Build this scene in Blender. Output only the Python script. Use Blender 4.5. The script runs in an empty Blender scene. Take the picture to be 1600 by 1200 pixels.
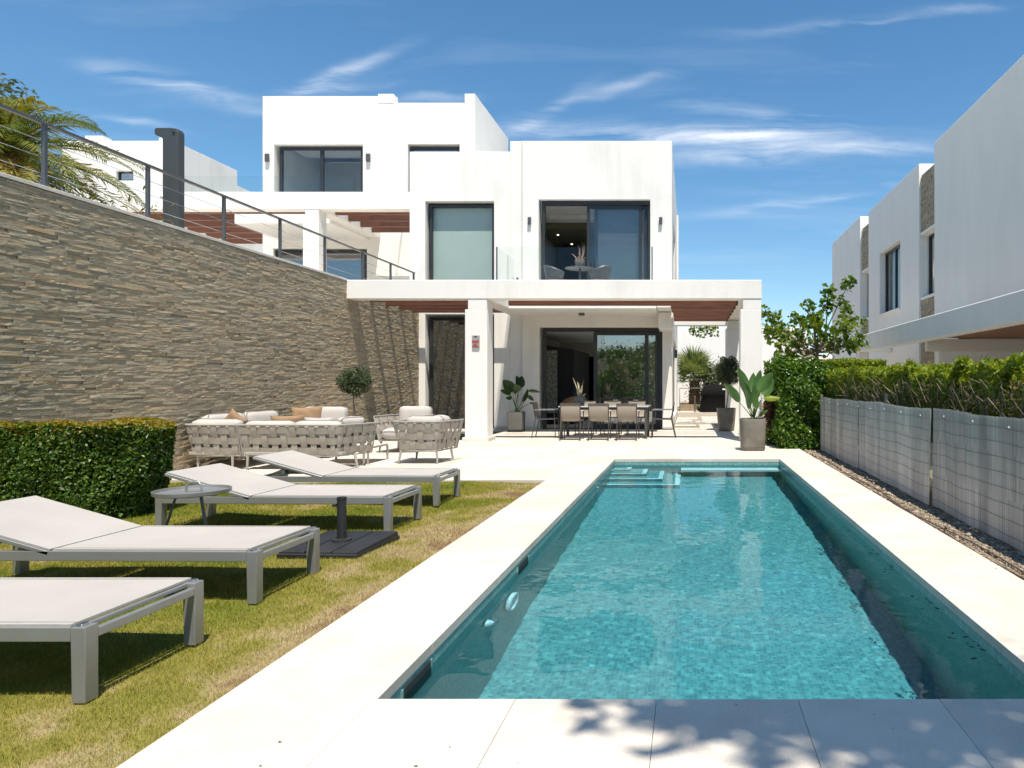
import bpy, bmesh, math, random
import numpy as np
from mathutils import Vector, Matrix
R = math.radians
sc = bpy.context.scene
COL = sc.collection
random.seed(7)
rng = np.random.default_rng(11)

# ------------------------------------------------------------------ camera, sky, sun, exposure
cam_d = bpy.data.cameras.new('camera'); cam = bpy.data.objects.new('camera', cam_d); COL.objects.link(cam)
cam.location = (0, 0, 1.25); cam.rotation_euler = (R(90), 0, 0)
cam_d.sensor_width = 36; cam_d.lens = 24.3; cam_d.shift_x = -277/1600
cam_d.clip_start = .05; cam_d.clip_end = 3000
sc.camera = cam
SUNV = Vector((-.13, .37, -1)).normalized()
sun_el = math.asin(-SUNV.z); sun_az = math.atan2(-SUNV.x, -SUNV.y)
sd = bpy.data.lights.new('sun', 'SUN'); sd.energy = 5.0; sd.angle = R(.53); sd.color = (1, .925, .815)
so = bpy.data.objects.new('sun', sd); COL.objects.link(so)
so.rotation_euler = SUNV.to_track_quat('-Z', 'Y').to_euler(); so.location = (5, -15, 40)
sd.cycles.is_caustics_light = True
sc.view_settings.view_transform = 'Standard'; sc.view_settings.look = 'None'
sc.view_settings.exposure = .58; sc.view_settings.gamma = 1
sc.view_settings.use_curve_mapping = False
sc.cycles.use_denoising = True
sc.cycles.max_bounces = 9; sc.cycles.diffuse_bounces = 4; sc.cycles.transparent_max_bounces = 16
sc.cycles.transmission_bounces = 6; sc.cycles.glossy_bounces = 4
sc.cycles.caustics_reflective = True; sc.cycles.caustics_refractive = True
sc.cycles.sample_clamp_indirect = 3

world = bpy.data.worlds.new('World'); sc.world = world; world.use_nodes = True
def build_world():
    nt = world.node_tree; N = nt.nodes; L = nt.links
    bg = N['Background']; bg.inputs[1].default_value = .098
    sky = N.new('ShaderNodeTexSky'); sky.sky_type = 'NISHITA'; sky.sun_disc = False
    sky.sun_elevation = sun_el; sky.sun_rotation = sun_az
    sky.altitude = 0; sky.air_density = 1.0; sky.dust_density = .25; sky.ozone_density = 3.0
    hs = N.new('ShaderNodeHueSaturation'); hs.inputs['Hue'].default_value = .492; hs.inputs['Saturation'].default_value = 1.20; hs.inputs['Value'].default_value = 1.08
    L.new(sky.outputs[0], hs.inputs['Color'])
    tc = N.new('ShaderNodeTexCoord'); sp = N.new('ShaderNodeSeparateXYZ'); L.new(tc.outputs['Generated'], sp.inputs[0])
    def math_(op, a, b=None, c=None):
        n = N.new('ShaderNodeMath'); n.operation = op
        for i, v in enumerate((a, b, c)):
            if v is None: continue
            if isinstance(v, (int, float)): n.inputs[i].default_value = v
            else: L.new(v, n.inputs[i])
        return n.outputs[0]
    # cirrus wisps: each a soft streak around its own bearing and height, torn up by stretched noise
    yy = math_('MAXIMUM', sp.outputs[1], .05); u = math_('DIVIDE', sp.outputs[0], yy); w = math_('DIVIDE', sp.outputs[2], yy)
    cb = N.new('ShaderNodeCombineXYZ'); L.new(u, cb.inputs[0]); L.new(w, cb.inputs[1])
    wn = N.new('ShaderNodeTexNoise'); wn.inputs['Scale'].default_value = 5; wn.inputs['Detail'].default_value = 5; L.new(cb.outputs[0], wn.inputs['Vector'])
    wv = N.new('ShaderNodeVectorMath'); wv.operation = 'MULTIPLY_ADD'; L.new(wn.outputs['Color'], wv.inputs[0]); wv.inputs[1].default_value = (.10, .045, 0); wv.inputs[2].default_value = (-.05, -.022, 0)
    wa = N.new('ShaderNodeVectorMath'); wa.operation = 'ADD'; L.new(cb.outputs[0], wa.inputs[0]); L.new(wv.outputs[0], wa.inputs[1])
    tot = None
    for (px, py, lx, ly, ang, amp) in ((290, 135, 120, 14, -14, .75), (535, 108, 75, 10, 22, .7), (520, 135, 90, 12, 6, .4), (845, 180, 60, 9, 32, .6), (930, 148, 90, 8, 14, .55), (1080, 212, 230, 15, -2, 1.15), (1150, 208, 90, 10, 2, .9), (1190, 176, 150, 14, -8, .5), (1230, 318, 110, 8, 8, .6),
                                     (1330, 290, 150, 9, 2, .4), (1390, 26, 210, 9, 6, .4), (1280, 235, 170, 10, 3, .5), (200, 188, 60, 6, -10, .35), (680, 150, 60, 8, 2, .5), (1130, 245, 90, 10, -4, .5)):
        mp = N.new('ShaderNodeMapping'); mp.vector_type = 'TEXTURE'
        mp.inputs['Location'].default_value = ((px-1077)/1080, (600-py)/1080, 0); mp.inputs['Rotation'].default_value = (0, 0, R(ang)); mp.inputs['Scale'].default_value = (lx/1080, ly/1080, 1)
        L.new(wa.outputs[0], mp.inputs[0])
        ln = N.new('ShaderNodeVectorMath'); ln.operation = 'DOT_PRODUCT'; L.new(mp.outputs[0], ln.inputs[0]); L.new(mp.outputs[0], ln.inputs[1])
        e = math_('EXPONENT', math_('MULTIPLY', ln.outputs['Value'], -.9)); e = math_('MULTIPLY', e, amp)
        tot = e if tot is None else math_('ADD', tot, e)
    mp = N.new('ShaderNodeMapping'); mp.inputs['Rotation'].default_value = (0, 0, R(-7)); mp.inputs['Scale'].default_value = (3.2, 26, 1); L.new(wa.outputs[0], mp.inputs[0])
    n1 = N.new('ShaderNodeTexNoise'); n1.inputs['Scale'].default_value = 1.; n1.inputs['Detail'].default_value = 8; n1.inputs['Roughness'].default_value = .6; n1.inputs['Distortion'].default_value = .5; L.new(mp.outputs[0], n1.inputs['Vector'])
    r1 = N.new('ShaderNodeMapRange'); r1.inputs[1].default_value = .40; r1.inputs[2].default_value = .72; L.new(n1.outputs[0], r1.inputs[0])
    front = math_('GREATER_THAN', sp.outputs[1], .05)
    m = math_('MULTIPLY', math_('MULTIPLY', tot, r1.outputs[0]), front)
    # thin general cirrus over the rest of the sky
    zz = math_('ADD', math_('MAXIMUM', sp.outputs[2], .02), .12); cb2 = N.new('ShaderNodeCombineXYZ'); L.new(math_('DIVIDE', sp.outputs[0], zz), cb2.inputs[0]); L.new(math_('DIVIDE', sp.outputs[1], zz), cb2.inputs[1])
    mp = N.new('ShaderNodeMapping'); mp.inputs['Scale'].default_value = (.5, 2.2, 1); L.new(cb2.outputs[0], mp.inputs[0])
    n2 = N.new('ShaderNodeTexNoise'); n2.inputs['Scale'].default_value = 1.3; n2.inputs['Detail'].default_value = 8; n2.inputs['Roughness'].default_value = .6; L.new(mp.outputs[0], n2.inputs['Vector'])
    r2 = N.new('ShaderNodeMapRange'); r2.inputs[1].default_value = .52; r2.inputs[2].default_value = .85; r2.inputs[4].default_value = .18; L.new(n2.outputs[0], r2.inputs[0])
    m = math_('ADD', m, r2.outputs[0]); mm = N.new('ShaderNodeClamp'); L.new(m, mm.inputs[0]); mm.inputs['Max'].default_value = .95; m = mm.outputs[0]
    mx = N.new('ShaderNodeMix'); mx.data_type = 'RGBA'; L.new(m, mx.inputs[0]); L.new(hs.outputs[0], mx.inputs[6])
    mx.inputs[7].default_value = (7.2, 7.6, 8.2, 1)
    L.new(mx.outputs[2], bg.inputs[0])
build_world()

# ------------------------------------------------------------------ materials
def new_mat(name):
    m = bpy.data.materials.new(name); m.use_nodes = True
    return m, m.node_tree.nodes, m.node_tree.links, m.node_tree.nodes['Principled BSDF']
def mat(name, c, rough=.6, var=.08, scale=4., bump=0., bscale=40., metal=0., c2=None, detail=5, stretch=(1,1,1), attr=None, spec=None, vscale2=None):
    """principled with colour breaking up between c and c2 by noise, optional fine relief"""
    m, N, L, b = new_mat(name)
    b.inputs['Roughness'].default_value = rough; b.inputs['Metallic'].default_value = metal
    if spec is not None: b.inputs['Specular IOR Level'].default_value = spec
    geo = N.new('ShaderNodeNewGeometry'); mp = N.new('ShaderNodeMapping'); mp.inputs['Scale'].default_value = stretch
    L.new(geo.outputs['Position'], mp.inputs[0])
    n = N.new('ShaderNodeTexNoise'); n.inputs['Scale'].default_value = scale; n.inputs['Detail'].default_value = detail; n.inputs['Roughness'].default_value = .6
    L.new(mp.outputs[0], n.inputs['Vector'])
    if c2 is None: c2 = tuple(x*(1-2*var) for x in c)
    rmp = N.new('ShaderNodeMapRange'); rmp.inputs[1].default_value = .3; rmp.inputs[2].default_value = .7; L.new(n.outputs[0], rmp.inputs[0])
    mx = N.new('ShaderNodeMix'); mx.data_type = 'RGBA'; L.new(rmp.outputs[0], mx.inputs[0])
    mx.inputs[6].default_value = (*c2, 1); mx.inputs[7].default_value = (*c, 1)
    out = mx.outputs[2]
    if attr:   # per-piece random value
        at = N.new('ShaderNodeAttribute'); at.attribute_name = 'rnd'
        cr = N.new('ShaderNodeValToRGB'); L.new(at.outputs['Fac'], cr.inputs[0])
        el = cr.color_ramp.elements
        while len(el) > 1: el.remove(el[-1])
        el[0].position = 0; el[0].color = (*attr[0], 1)
        for i, cc in enumerate(attr[1:]):
            e = el.new((i+1)/(len(attr)-1)); e.color = (*cc, 1)
        m2 = N.new('ShaderNodeMix'); m2.data_type = 'RGBA'; m2.blend_type = 'MULTIPLY'; m2.inputs[0].default_value = 1
        L.new(out, m2.inputs[6]); L.new(cr.outputs[0], m2.inputs[7]); out = m2.outputs[2]
    L.new(out, b.inputs['Base Color'])
    if bump:
        n2 = N.new('ShaderNodeTexNoise'); n2.inputs['Scale'].default_value = bscale; n2.inputs['Detail'].default_value = 4
        L.new(mp.outputs[0], n2.inputs['Vector'])
        bp = N.new('ShaderNodeBump'); bp.inputs['Strength'].default_value = bump; bp.inputs['Distance'].default_value = .01
        L.new(n2.outputs[0], bp.inputs['Height']); L.new(bp.outputs[0], b.inputs['Normal'])
    return m
def leaf_mat(name, cols, trans=.35, rough=.45, gloss=.25):
    """leaf: diffuse + translucent + a little gloss, colour by the per-leaf value and a broad noise"""
    m, N, L, b = new_mat(name); N.remove(b); out = N['Material Output']
    at = N.new('ShaderNodeAttribute'); at.attribute_name = 'rnd'
    cr = N.new('ShaderNodeValToRGB'); L.new(at.outputs['Fac'], cr.inputs[0]); el = cr.color_ramp.elements
    while len(el) > 1: el.remove(el[-1])
    el[0].position = 0; el[0].color = (*cols[0], 1)
    for i, cc in enumerate(cols[1:]):
        e = el.new((i+1)/(len(cols)-1)); e.color = (*cc, 1)
    p = N.new('ShaderNodeBsdfPrincipled'); p.inputs['Roughness'].default_value = rough; p.inputs['Specular IOR Level'].default_value = gloss
    t = N.new('ShaderNodeBsdfTranslucent')
    hs = N.new('ShaderNodeHueSaturation'); hs.inputs['Hue'].default_value = .485; hs.inputs['Saturation'].default_value = 1.15; hs.inputs['Value'].default_value = 1.5
    L.new(cr.outputs[0], hs.inputs['Color']); L.new(cr.outputs[0], p.inputs['Base Color']); L.new(hs.outputs[0], t.inputs[0])
    mx = N.new('ShaderNodeMixShader'); mx.inputs[0].default_value = trans
    L.new(p.outputs[0], mx.inputs[1]); L.new(t.outputs[0], mx.inputs[2]); L.new(mx.outputs[0], out.inputs[0])
    return m
def glass_mat(name, tint=(.86, .92, .9), ior=1.5, extra=0.):
    m, N, L, b = new_mat(name); N.remove(b); out = N['Material Output']
    t = N.new('ShaderNodeBsdfTransparent'); t.inputs[0].default_value = (*tint, 1)
    g = N.new('ShaderNodeBsdfGlossy'); g.inputs['Roughness'].default_value = 0; g.inputs['Color'].default_value = (.95, .97, 1, 1)
    f = N.new('ShaderNodeFresnel'); f.inputs[0].default_value = ior
    ad = N.new('ShaderNodeMath'); ad.operation = 'ADD'; ad.inputs[1].default_value = extra; ad.use_clamp = True
    gg = N.new('ShaderNodeNewGeometry'); iv = N.new('ShaderNodeMath'); iv.operation = 'SUBTRACT'; iv.inputs[0].default_value = 1; L.new(gg.outputs['Backfacing'], iv.inputs[1])
    L.new(f.outputs[0], ad.inputs[0]); mb_ = N.new('ShaderNodeMath'); mb_.operation = 'MULTIPLY'; L.new(ad.outputs[0], mb_.inputs[0]); L.new(iv.outputs[0], mb_.inputs[1])
    mx = N.new('ShaderNodeMixShader'); L.new(mb_.outputs[0], mx.inputs[0]); L.new(t.outputs[0], mx.inputs[1]); L.new(g.outputs[0], mx.inputs[2])
    L.new(mx.outputs[0], out.inputs[0]); return m
M = {}
def plaster():
    m, N, L, b = new_mat('white_plaster'); b.inputs['Roughness'].default_value = .9; b.inputs['Specular IOR Level'].default_value = .2
    geo = N.new('ShaderNodeNewGeometry')
    mp = N.new('ShaderNodeMapping'); mp.inputs['Scale'].default_value = (2.2, 2.2, .22); L.new(geo.outputs['Position'], mp.inputs[0])
    n = N.new('ShaderNodeTexNoise'); n.inputs['Scale'].default_value = 1.6; n.inputs['Detail'].default_value = 8; n.inputs['Roughness'].default_value = .65; L.new(mp.outputs[0], n.inputs['Vector'])
    nb = N.new('ShaderNodeTexNoise'); nb.inputs['Scale'].default_value = .7; nb.inputs['Detail'].default_value = 6; L.new(geo.outputs['Position'], nb.inputs['Vector'])
    ad = N.new('ShaderNodeMath'); ad.operation = 'MULTIPLY'; L.new(n.outputs[0], ad.inputs[0]); L.new(nb.outputs[0], ad.inputs[1])
    cr = N.new('ShaderNodeValToRGB'); L.new(ad.outputs[0], cr.inputs[0])
    cr.color_ramp.elements[0].position = .10; cr.color_ramp.elements[0].color = (.71, .68, .63, 1)
    cr.color_ramp.elements[1].position = .24; cr.color_ramp.elements[1].color = (.80, .775, .725, 1)
    L.new(cr.outputs[0], b.inputs['Base Color'])
    n2 = N.new('ShaderNodeTexNoise'); n2.inputs['Scale'].default_value = 28; n2.inputs['Detail'].default_value = 6; L.new(geo.outputs['Position'], n2.inputs['Vector'])
    bp = N.new('ShaderNodeBump'); bp.inputs['Strength'].default_value = .22; bp.inputs['Distance'].default_value = .01
    L.new(n2.outputs[0], bp.inputs['Height']); L.new(bp.outputs[0], b.inputs['Normal'])
    return m
M['plaster'] = plaster()
M['plasterw'] = mat('warm_white_render', (.87, .845, .79), .9, .03, scale=2, stretch=(1, 1, .25), bump=.2, bscale=30, spec=.2)
M['ceiling'] = mat('painted_ceiling', (.84, .83, .79), .9, .03)
M['stone'] = mat('split_slate', (.50, .435, .325), .8, scale=13, c2=(.35, .30, .22), bump=.5, bscale=24, detail=10, stretch=(1, 1, 3.4),
                 attr=[(.66, .67, .64), (.78, .76, .71), (.86, .82, .74), (.72, .72, .68), (.92, .88, .80), (1.0, .85, .66), (.82, .79, .73), (1.02, 1.0, .95), (.74, .75, .72)])
M['core'] = mat('mortar_backing', (.10, .095, .085), .95)
M['cap'] = mat('limestone_cap', (.68, .64, .57), .8, .08, bump=.2)
def paving_mat():
    m, N, L, b = new_mat('limestone_paving'); b.inputs['Roughness'].default_value = .62; b.inputs['Specular IOR Level'].default_value = .3
    geo = N.new('ShaderNodeNewGeometry')
    n = N.new('ShaderNodeTexNoise'); n.inputs['Scale'].default_value = 1.7; n.inputs['Detail'].default_value = 8; n.inputs['Roughness'].default_value = .62; L.new(geo.outputs['Position'], n.inputs['Vector'])
    cr = N.new('ShaderNodeValToRGB'); L.new(n.outputs[0], cr.inputs[0])
    cr.color_ramp.elements[0].position = .3; cr.color_ramp.elements[0].color = (.50, .445, .375, 1)
    cr.color_ramp.elements[1].position = .62; cr.color_ramp.elements[1].color = (.60, .555, .485, 1)
    v = N.new('ShaderNodeTexVoronoi'); v.inputs['Scale'].default_value = 9; L.new(geo.outputs['Position'], v.inputs['Vector'])
    ns = N.new('ShaderNodeTexNoise'); ns.inputs['Scale'].default_value = 5; L.new(geo.outputs['Position'], ns.inputs['Vector'])
    lt = N.new('ShaderNodeMath'); lt.operation = 'LESS_THAN'; L.new(v.outputs['Distance'], lt.inputs[0]); lt.inputs[1].default_value = .045
    gt = N.new('ShaderNodeMath'); gt.operation = 'GREATER_THAN'; L.new(ns.outputs[0], gt.inputs[0]); gt.inputs[1].default_value = .57
    mu = N.new('ShaderNodeMath'); mu.operation = 'MULTIPLY'; L.new(lt.outputs[0], mu.inputs[0]); L.new(gt.outputs[0], mu.inputs[1])
    mu2 = N.new('ShaderNodeMath'); mu2.operation = 'MULTIPLY'; L.new(mu.outputs[0], mu2.inputs[0]); mu2.inputs[1].default_value = .7
    mx = N.new('ShaderNodeMix'); mx.data_type = 'RGBA'; L.new(mu2.outputs[0], mx.inputs[0]); L.new(cr.outputs[0], mx.inputs[6]); mx.inputs[7].default_value = (.22, .2, .17, 1)
    sp2 = N.new('ShaderNodeTexNoise'); sp2.inputs['Scale'].default_value = 140; sp2.inputs['Detail'].default_value = 3; L.new(geo.outputs['Position'], sp2.inputs['Vector'])
    r = N.new('ShaderNodeMapRange'); r.inputs[1].default_value = .35; r.inputs[2].default_value = .65; r.inputs[3].default_value = .9; r.inputs[4].default_value = 1.05; L.new(sp2.outputs[0], r.inputs[0])
    m2 = N.new('ShaderNodeMix'); m2.data_type = 'RGBA'; m2.blend_type = 'MULTIPLY'; m2.inputs[0].default_value = 1; L.new(mx.outputs[2], m2.inputs[6]); L.new(r.outputs[0], m2.inputs[7])
    at = N.new('ShaderNodeAttribute'); at.attribute_name = 'rnd'
    r3 = N.new('ShaderNodeMapRange'); r3.inputs[3].default_value = .92; r3.inputs[4].default_value = 1.08; L.new(at.outputs['Fac'], r3.inputs[0])
    m3 = N.new('ShaderNodeMix'); m3.data_type = 'RGBA'; m3.blend_type = 'MULTIPLY'; m3.inputs[0].default_value = 1; L.new(m2.outputs[2], m3.inputs[6]); L.new(r3.outputs[0], m3.inputs[7])
    L.new(m3.outputs[2], b.inputs['Base Color'])
    bp = N.new('ShaderNodeBump'); bp.inputs['Strength'].default_value = .15; bp.inputs['Distance'].default_value = .004
    L.new(sp2.outputs[0], bp.inputs['Height']); L.new(bp.outputs[0], b.inputs['Normal'])
    return m
M['paving'] = paving_mat()
def mosaic():
    m, N, L, b = new_mat('pool_mosaic'); b.inputs['Roughness'].default_value = .35
    geo = N.new('ShaderNodeNewGeometry')
    s = N.new('ShaderNodeVectorMath'); s.operation = 'SCALE'; s.inputs[3].default_value = 1/.026; L.new(geo.outputs['Position'], s.inputs[0])
    fl = N.new('ShaderNodeVectorMath'); fl.operation = 'FLOOR'; L.new(s.outputs[0], fl.inputs[0])
    wn = N.new('ShaderNodeTexWhiteNoise'); wn.noise_dimensions = '3D'; L.new(fl.outputs[0], wn.inputs['Vector'])
    cr = N.new('ShaderNodeValToRGB'); L.new(wn.outputs['Value'], cr.inputs[0]); el = cr.color_ramp.elements
    el[0].color = (.085, .21, .21, 1); el[1].color = (.20, .37, .34, 1)
    e = el.new(.45); e.color = (.13, .27, .265, 1); e = el.new(.8); e.color = (.155, .30, .28, 1)
    fr = N.new('ShaderNodeVectorMath'); fr.operation = 'FRACTION'; L.new(s.outputs[0], fr.inputs[0])
    sp = N.new('ShaderNodeSeparateXYZ'); L.new(fr.outputs[0], sp.inputs[0])
    nrm = N.new('ShaderNodeSeparateXYZ'); L.new(geo.outputs['Normal'], nrm.inputs[0])
    tot = None
    for i in range(3):
        a = N.new('ShaderNodeMath'); a.operation = 'LESS_THAN'; L.new(sp.outputs[i], a.inputs[0]); a.inputs[1].default_value = .10
        ab = N.new('ShaderNodeMath'); ab.operation = 'ABSOLUTE'; L.new(nrm.outputs[i], ab.inputs[0])
        c = N.new('ShaderNodeMath'); c.operation = 'LESS_THAN'; L.new(ab.outputs[0], c.inputs[0]); c.inputs[1].default_value = .5
        d = N.new('ShaderNodeMath'); d.operation = 'MULTIPLY'; L.new(a.outputs[0], d.inputs[0]); L.new(c.outputs[0], d.inputs[1])
        if tot is None: tot = d.outputs[0]
        else:
            g = N.new('ShaderNodeMath'); g.operation = 'MAXIMUM'; L.new(tot, g.inputs[0]); L.new(d.outputs[0], g.inputs[1]); tot = g.outputs[0]
    mx = N.new('ShaderNodeMix'); mx.data_type = 'RGBA'; L.new(tot, mx.inputs[0]); L.new(cr.outputs[0], mx.inputs[6]); mx.inputs[7].default_value = (.19, .335, .315, 1)
    L.new(mx.outputs[2], b.inputs['Base Color']); return m
M['mosaic'] = mosaic()
M['nosing'] = mat('pale_step_nosing', (.72, .74, .70), .5)
def water_mat():
    m, N, L, b = new_mat('pool_water'); N.remove(b); out = N['Material Output']
    g = N.new('ShaderNodeBsdfRefraction'); g.inputs['IOR'].default_value = 1.333; g.inputs['Roughness'].default_value = 0; g.inputs['Color'].default_value = (.57, .89, .985, 1)
    gl = N.new('ShaderNodeBsdfGlossy'); gl.inputs['Roughness'].default_value = .0
    f = N.new('ShaderNodeFresnel'); f.inputs[0].default_value = 1.333
    gg = N.new('ShaderNodeNewGeometry'); k = N.new('ShaderNodeMapRange'); k.inputs[3].default_value = .6; k.inputs[4].default_value = 1; L.new(gg.outputs['Backfacing'], k.inputs[0])
    mu = N.new('ShaderNodeMath'); mu.operation = 'MULTIPLY'; L.new(f.outputs[0], mu.inputs[0]); L.new(k.outputs[0], mu.inputs[1])
    mx = N.new('ShaderNodeMixShader'); L.new(mu.outputs[0], mx.inputs[0]); L.new(g.outputs[0], mx.inputs[1]); L.new(gl.outputs[0], mx.inputs[2]); L.new(mx.outputs[0], out.inputs[0]); return m
M['water'] = water_mat()
M['wood'] = mat('stained_hardwood', (.15, .052, .022), .5, c2=(.07, .024, .011), scale=3, stretch=(.6, 8, 8), bump=.15, bscale=14, attr=[(.8, .8, .8), (1.15, 1.1, 1.05)])
M['woodl'] = mat('cedar_soffit', (.36, .16, .07), .6, c2=(.24, .10, .045), scale=3, stretch=(8, .6, 8))
M['frame'] = mat('anthracite_aluminium', (.035, .036, .038), .38, .1, metal=.2)
M['rail'] = mat('grey_painted_steel', (.12, .125, .13), .42, .1, metal=.4)
M['steel'] = mat('stainless_cable', (.6, .6, .6), .25, .05, metal=1)
M['glass'] = glass_mat('window_glass', (.90, .93, .92), 1.45, .0)
M['glassd'] = glass_mat('solar_window_glass', (.74, .78, .78), 1.7, .20)
M['glassm'] = glass_mat('upper_window_glass', (.84, .86, .86), 1.5, .05)
M['glassb'] = glass_mat('balustrade_glass', (.955, .975, .965), 1.4, .0)
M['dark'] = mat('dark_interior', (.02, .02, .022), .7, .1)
M['room'] = mat('interior_wall', (.50, .48, .42), .8, .04)
M['roomb'] = mat('interior_brown_wall', (.16, .15, .09), .8, .04)
M['sheer'] = mat('grey_sheer_blind', (.30, .31, .32), .8, .04)
M['blind'] = mat('sage_roller_blind', (.52, .585, .555), .8, .04, scale=1.5, bump=.1, bscale=200)
M['sling'] = mat('woven_sling_fabric', (.42, .395, .365), .8, .05, scale=3, bump=.5, bscale=420)
M['alu'] = mat('silver_grey_powder_coat', (.33, .335, .33), .38, .06, metal=.55, bump=.05, bscale=200)
M['black'] = mat('black_granite_plastic', (.020, .021, .023), .5, .2, bump=.3, bscale=180)
M['strap'] = mat('greige_webbing', (.38, .345, .29), .85, .07, bump=.3, bscale=350)
M['sofaframe'] = mat('greige_frame', (.34, .32, .285), .5, .05)
M['cushion'] = mat('cream_cushion_fabric', (.46, .43, .395), .9, .05, bump=.25, bscale=260)
M['piping'] = mat('grey_piping', (.22, .21, .19), .8, .05)
M['ochre'] = mat('ochre_pillow_fabric', (.30, .19, .105), .9, .1, bump=.3, bscale=240)
M['greypil'] = mat('grey_pillow_fabric', (.42, .41, .39), .9, .06, bump=.3, bscale=240)
M['taupe'] = mat('taupe_sling', (.30, .255, .20), .8, .05, bump=.3, bscale=400)
M['chairleg'] = mat('dark_taupe_metal', (.085, .078, .07), .45, .1, metal=.3)
M['tabletop'] = mat('pale_table_top', (.66, .63, .58), .35, .05)
M['pot'] = mat('weathered_grey_pot', (.20, .18, .145), .6, c2=(.095, .085, .065), scale=3.0, bump=.15, bscale=30, detail=8)
M['potb'] = mat('charcoal_fibre_pot', (.12, .115, .10), .7, .12, bump=.15)
M['soil'] = mat('soil', (.05, .038, .028), .95, .2, bump=.8, bscale=50)
M['bark'] = mat('bark', (.22, .17, .12), .9, .2, bump=.8, bscale=40)
M['palmbark'] = mat('palm_trunk_fibre', (.23, .13, .07), .9, c2=(.10, .055, .03), bump=1., bscale=30)
M['stem'] = mat('green_stem', (.13, .22, .05), .5, .15)
M['twig'] = mat('dry_twig', (.50, .36, .25), .85, .2)
M['leaf_hedge'] = leaf_mat('boxwood_leaf', [(.025, .058, .008), (.055, .11, .014), (.08, .145, .018), (.13, .20, .025)], .25, .4, .4)
M['leaf_tip'] = leaf_mat('young_rusty_leaf', [(.16, .18, .02), (.28, .22, .03), (.28, .14, .02), (.18, .22, .03)], .35)
M['leaf_lime'] = leaf_mat('lime_privet_leaf', [(.08, .14, .013), (.145, .22, .018), (.21, .27, .026), (.27, .27, .032)], .4)
M['leaf_mid'] = leaf_mat('privet_inner_leaf', [(.05, .09, .012), (.10, .15, .02), (.17, .21, .03), (.20, .15, .04)], .35)
M['leaf_dark'] = leaf_mat('jasmine_leaf', [(.022, .055, .006), (.05, .11, .012), (.085, .165, .02), (.15, .24, .025)], .3)
M['leaf_tree'] = leaf_mat('hibiscus_tree_leaf', [(.035, .075, .012), (.07, .13, .018), (.10, .17, .022), (.17, .22, .03)], .4)
M['leaf_olive'] = leaf_mat('olive_leaf', [(.04, .06, .025), (.07, .095, .04), (.12, .15, .08)], .25)
M['leaf_palm'] = leaf_mat('palm_frond_leaf', [(.05, .08, .012), (.11, .14, .02), (.22, .19, .035), (.30, .20, .055)], .35)
M['leaf_fan'] = leaf_mat('fan_palm_leaf', [(.10, .14, .04), (.18, .23, .07), (.28, .31, .12)], .35)
M['leaf_strel'] = leaf_mat('strelitzia_leaf', [(.05, .12, .03), (.09, .18, .045)], .3, .35, .5)
M['leaf_deep'] = leaf_mat('deep_green_leaf', [(.015, .045, .014), (.05, .11, .02)], .2, .3, .5)
M['leaf_aloe'] = leaf_mat('variegated_aloe_leaf', [(.40, .36, .20), (.55, .46, .33)], .15)
M['leaf_pink'] = leaf_mat('pale_pink_snake_leaf', [(.42, .28, .20), (.55, .40, .30)], .15)
M['flower'] = leaf_mat('bougainvillea_bract', [(.45, .03, .18), (.55, .06, .25)], .4)
M['white_flower'] = leaf_mat('white_blossom', [(.75, .75, .7), (.8, .8, .76)], .3)
M['dead_leaf'] = leaf_mat('fallen_leaf', [(.03, .025, .012), (.10, .07, .03)], .1)
def fence_mat():
    m, N, L, b = new_mat('weathered_reed_screen'); b.inputs['Roughness'].default_value = .6
    geo = N.new('ShaderNodeNewGeometry'); sp = N.new('ShaderNodeSeparateXYZ'); L.new(geo.outputs['Position'], sp.inputs[0])
    mp = N.new('ShaderNodeMapping'); mp.inputs['Scale'].default_value = (1, 3.2, .9); L.new(geo.outputs['Position'], mp.inputs[0])
    n = N.new('ShaderNodeTexNoise'); n.inputs['Scale'].default_value = 1.6; n.inputs['Detail'].default_value = 6; L.new(mp.outputs[0], n.inputs['Vector'])
    # paler, warmer tone lower down, with an uneven edge
    r = N.new('ShaderNodeMapRange'); r.inputs[1].default_value = .95; r.inputs[2].default_value = .05; r.inputs[3].default_value = -.05; r.inputs[4].default_value = 1.1; L.new(sp.outputs[2], r.inputs[0])
    n3 = N.new('ShaderNodeMapRange'); n3.inputs[1].default_value = .3; n3.inputs[2].default_value = .7; n3.inputs[3].default_value = -.35; n3.inputs[4].default_value = .35; L.new(n.outputs[0], n3.inputs[0])
    ad = N.new('ShaderNodeMath'); ad.operation = 'ADD'; ad.use_clamp = True; L.new(r.outputs[0], ad.inputs[0]); L.new(n3.outputs[0], ad.inputs[1])
    mx = N.new('ShaderNodeMix'); mx.data_type = 'RGBA'; L.new(ad.outputs[0], mx.inputs[0]); mx.inputs[6].default_value = (.48, .49, .44, 1); mx.inputs[7].default_value = (.80, .72, .62, 1)
    at = N.new('ShaderNodeAttribute'); at.attribute_name = 'rnd'
    r3 = N.new('ShaderNodeMapRange'); r3.inputs[3].default_value = .42; r3.inputs[4].default_value = 1.25; L.new(at.outputs['Fac'], r3.inputs[0])
    m3 = N.new('ShaderNodeMix'); m3.data_type = 'RGBA'; m3.blend_type = 'MULTIPLY'; m3.inputs[0].default_value = 1; L.new(mx.outputs[2], m3.inputs[6]); L.new(r3.outputs[0], m3.inputs[7])
    L.new(m3.outputs[2], b.inputs['Base Color']); return m
M['reed'] = fence_mat()
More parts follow.
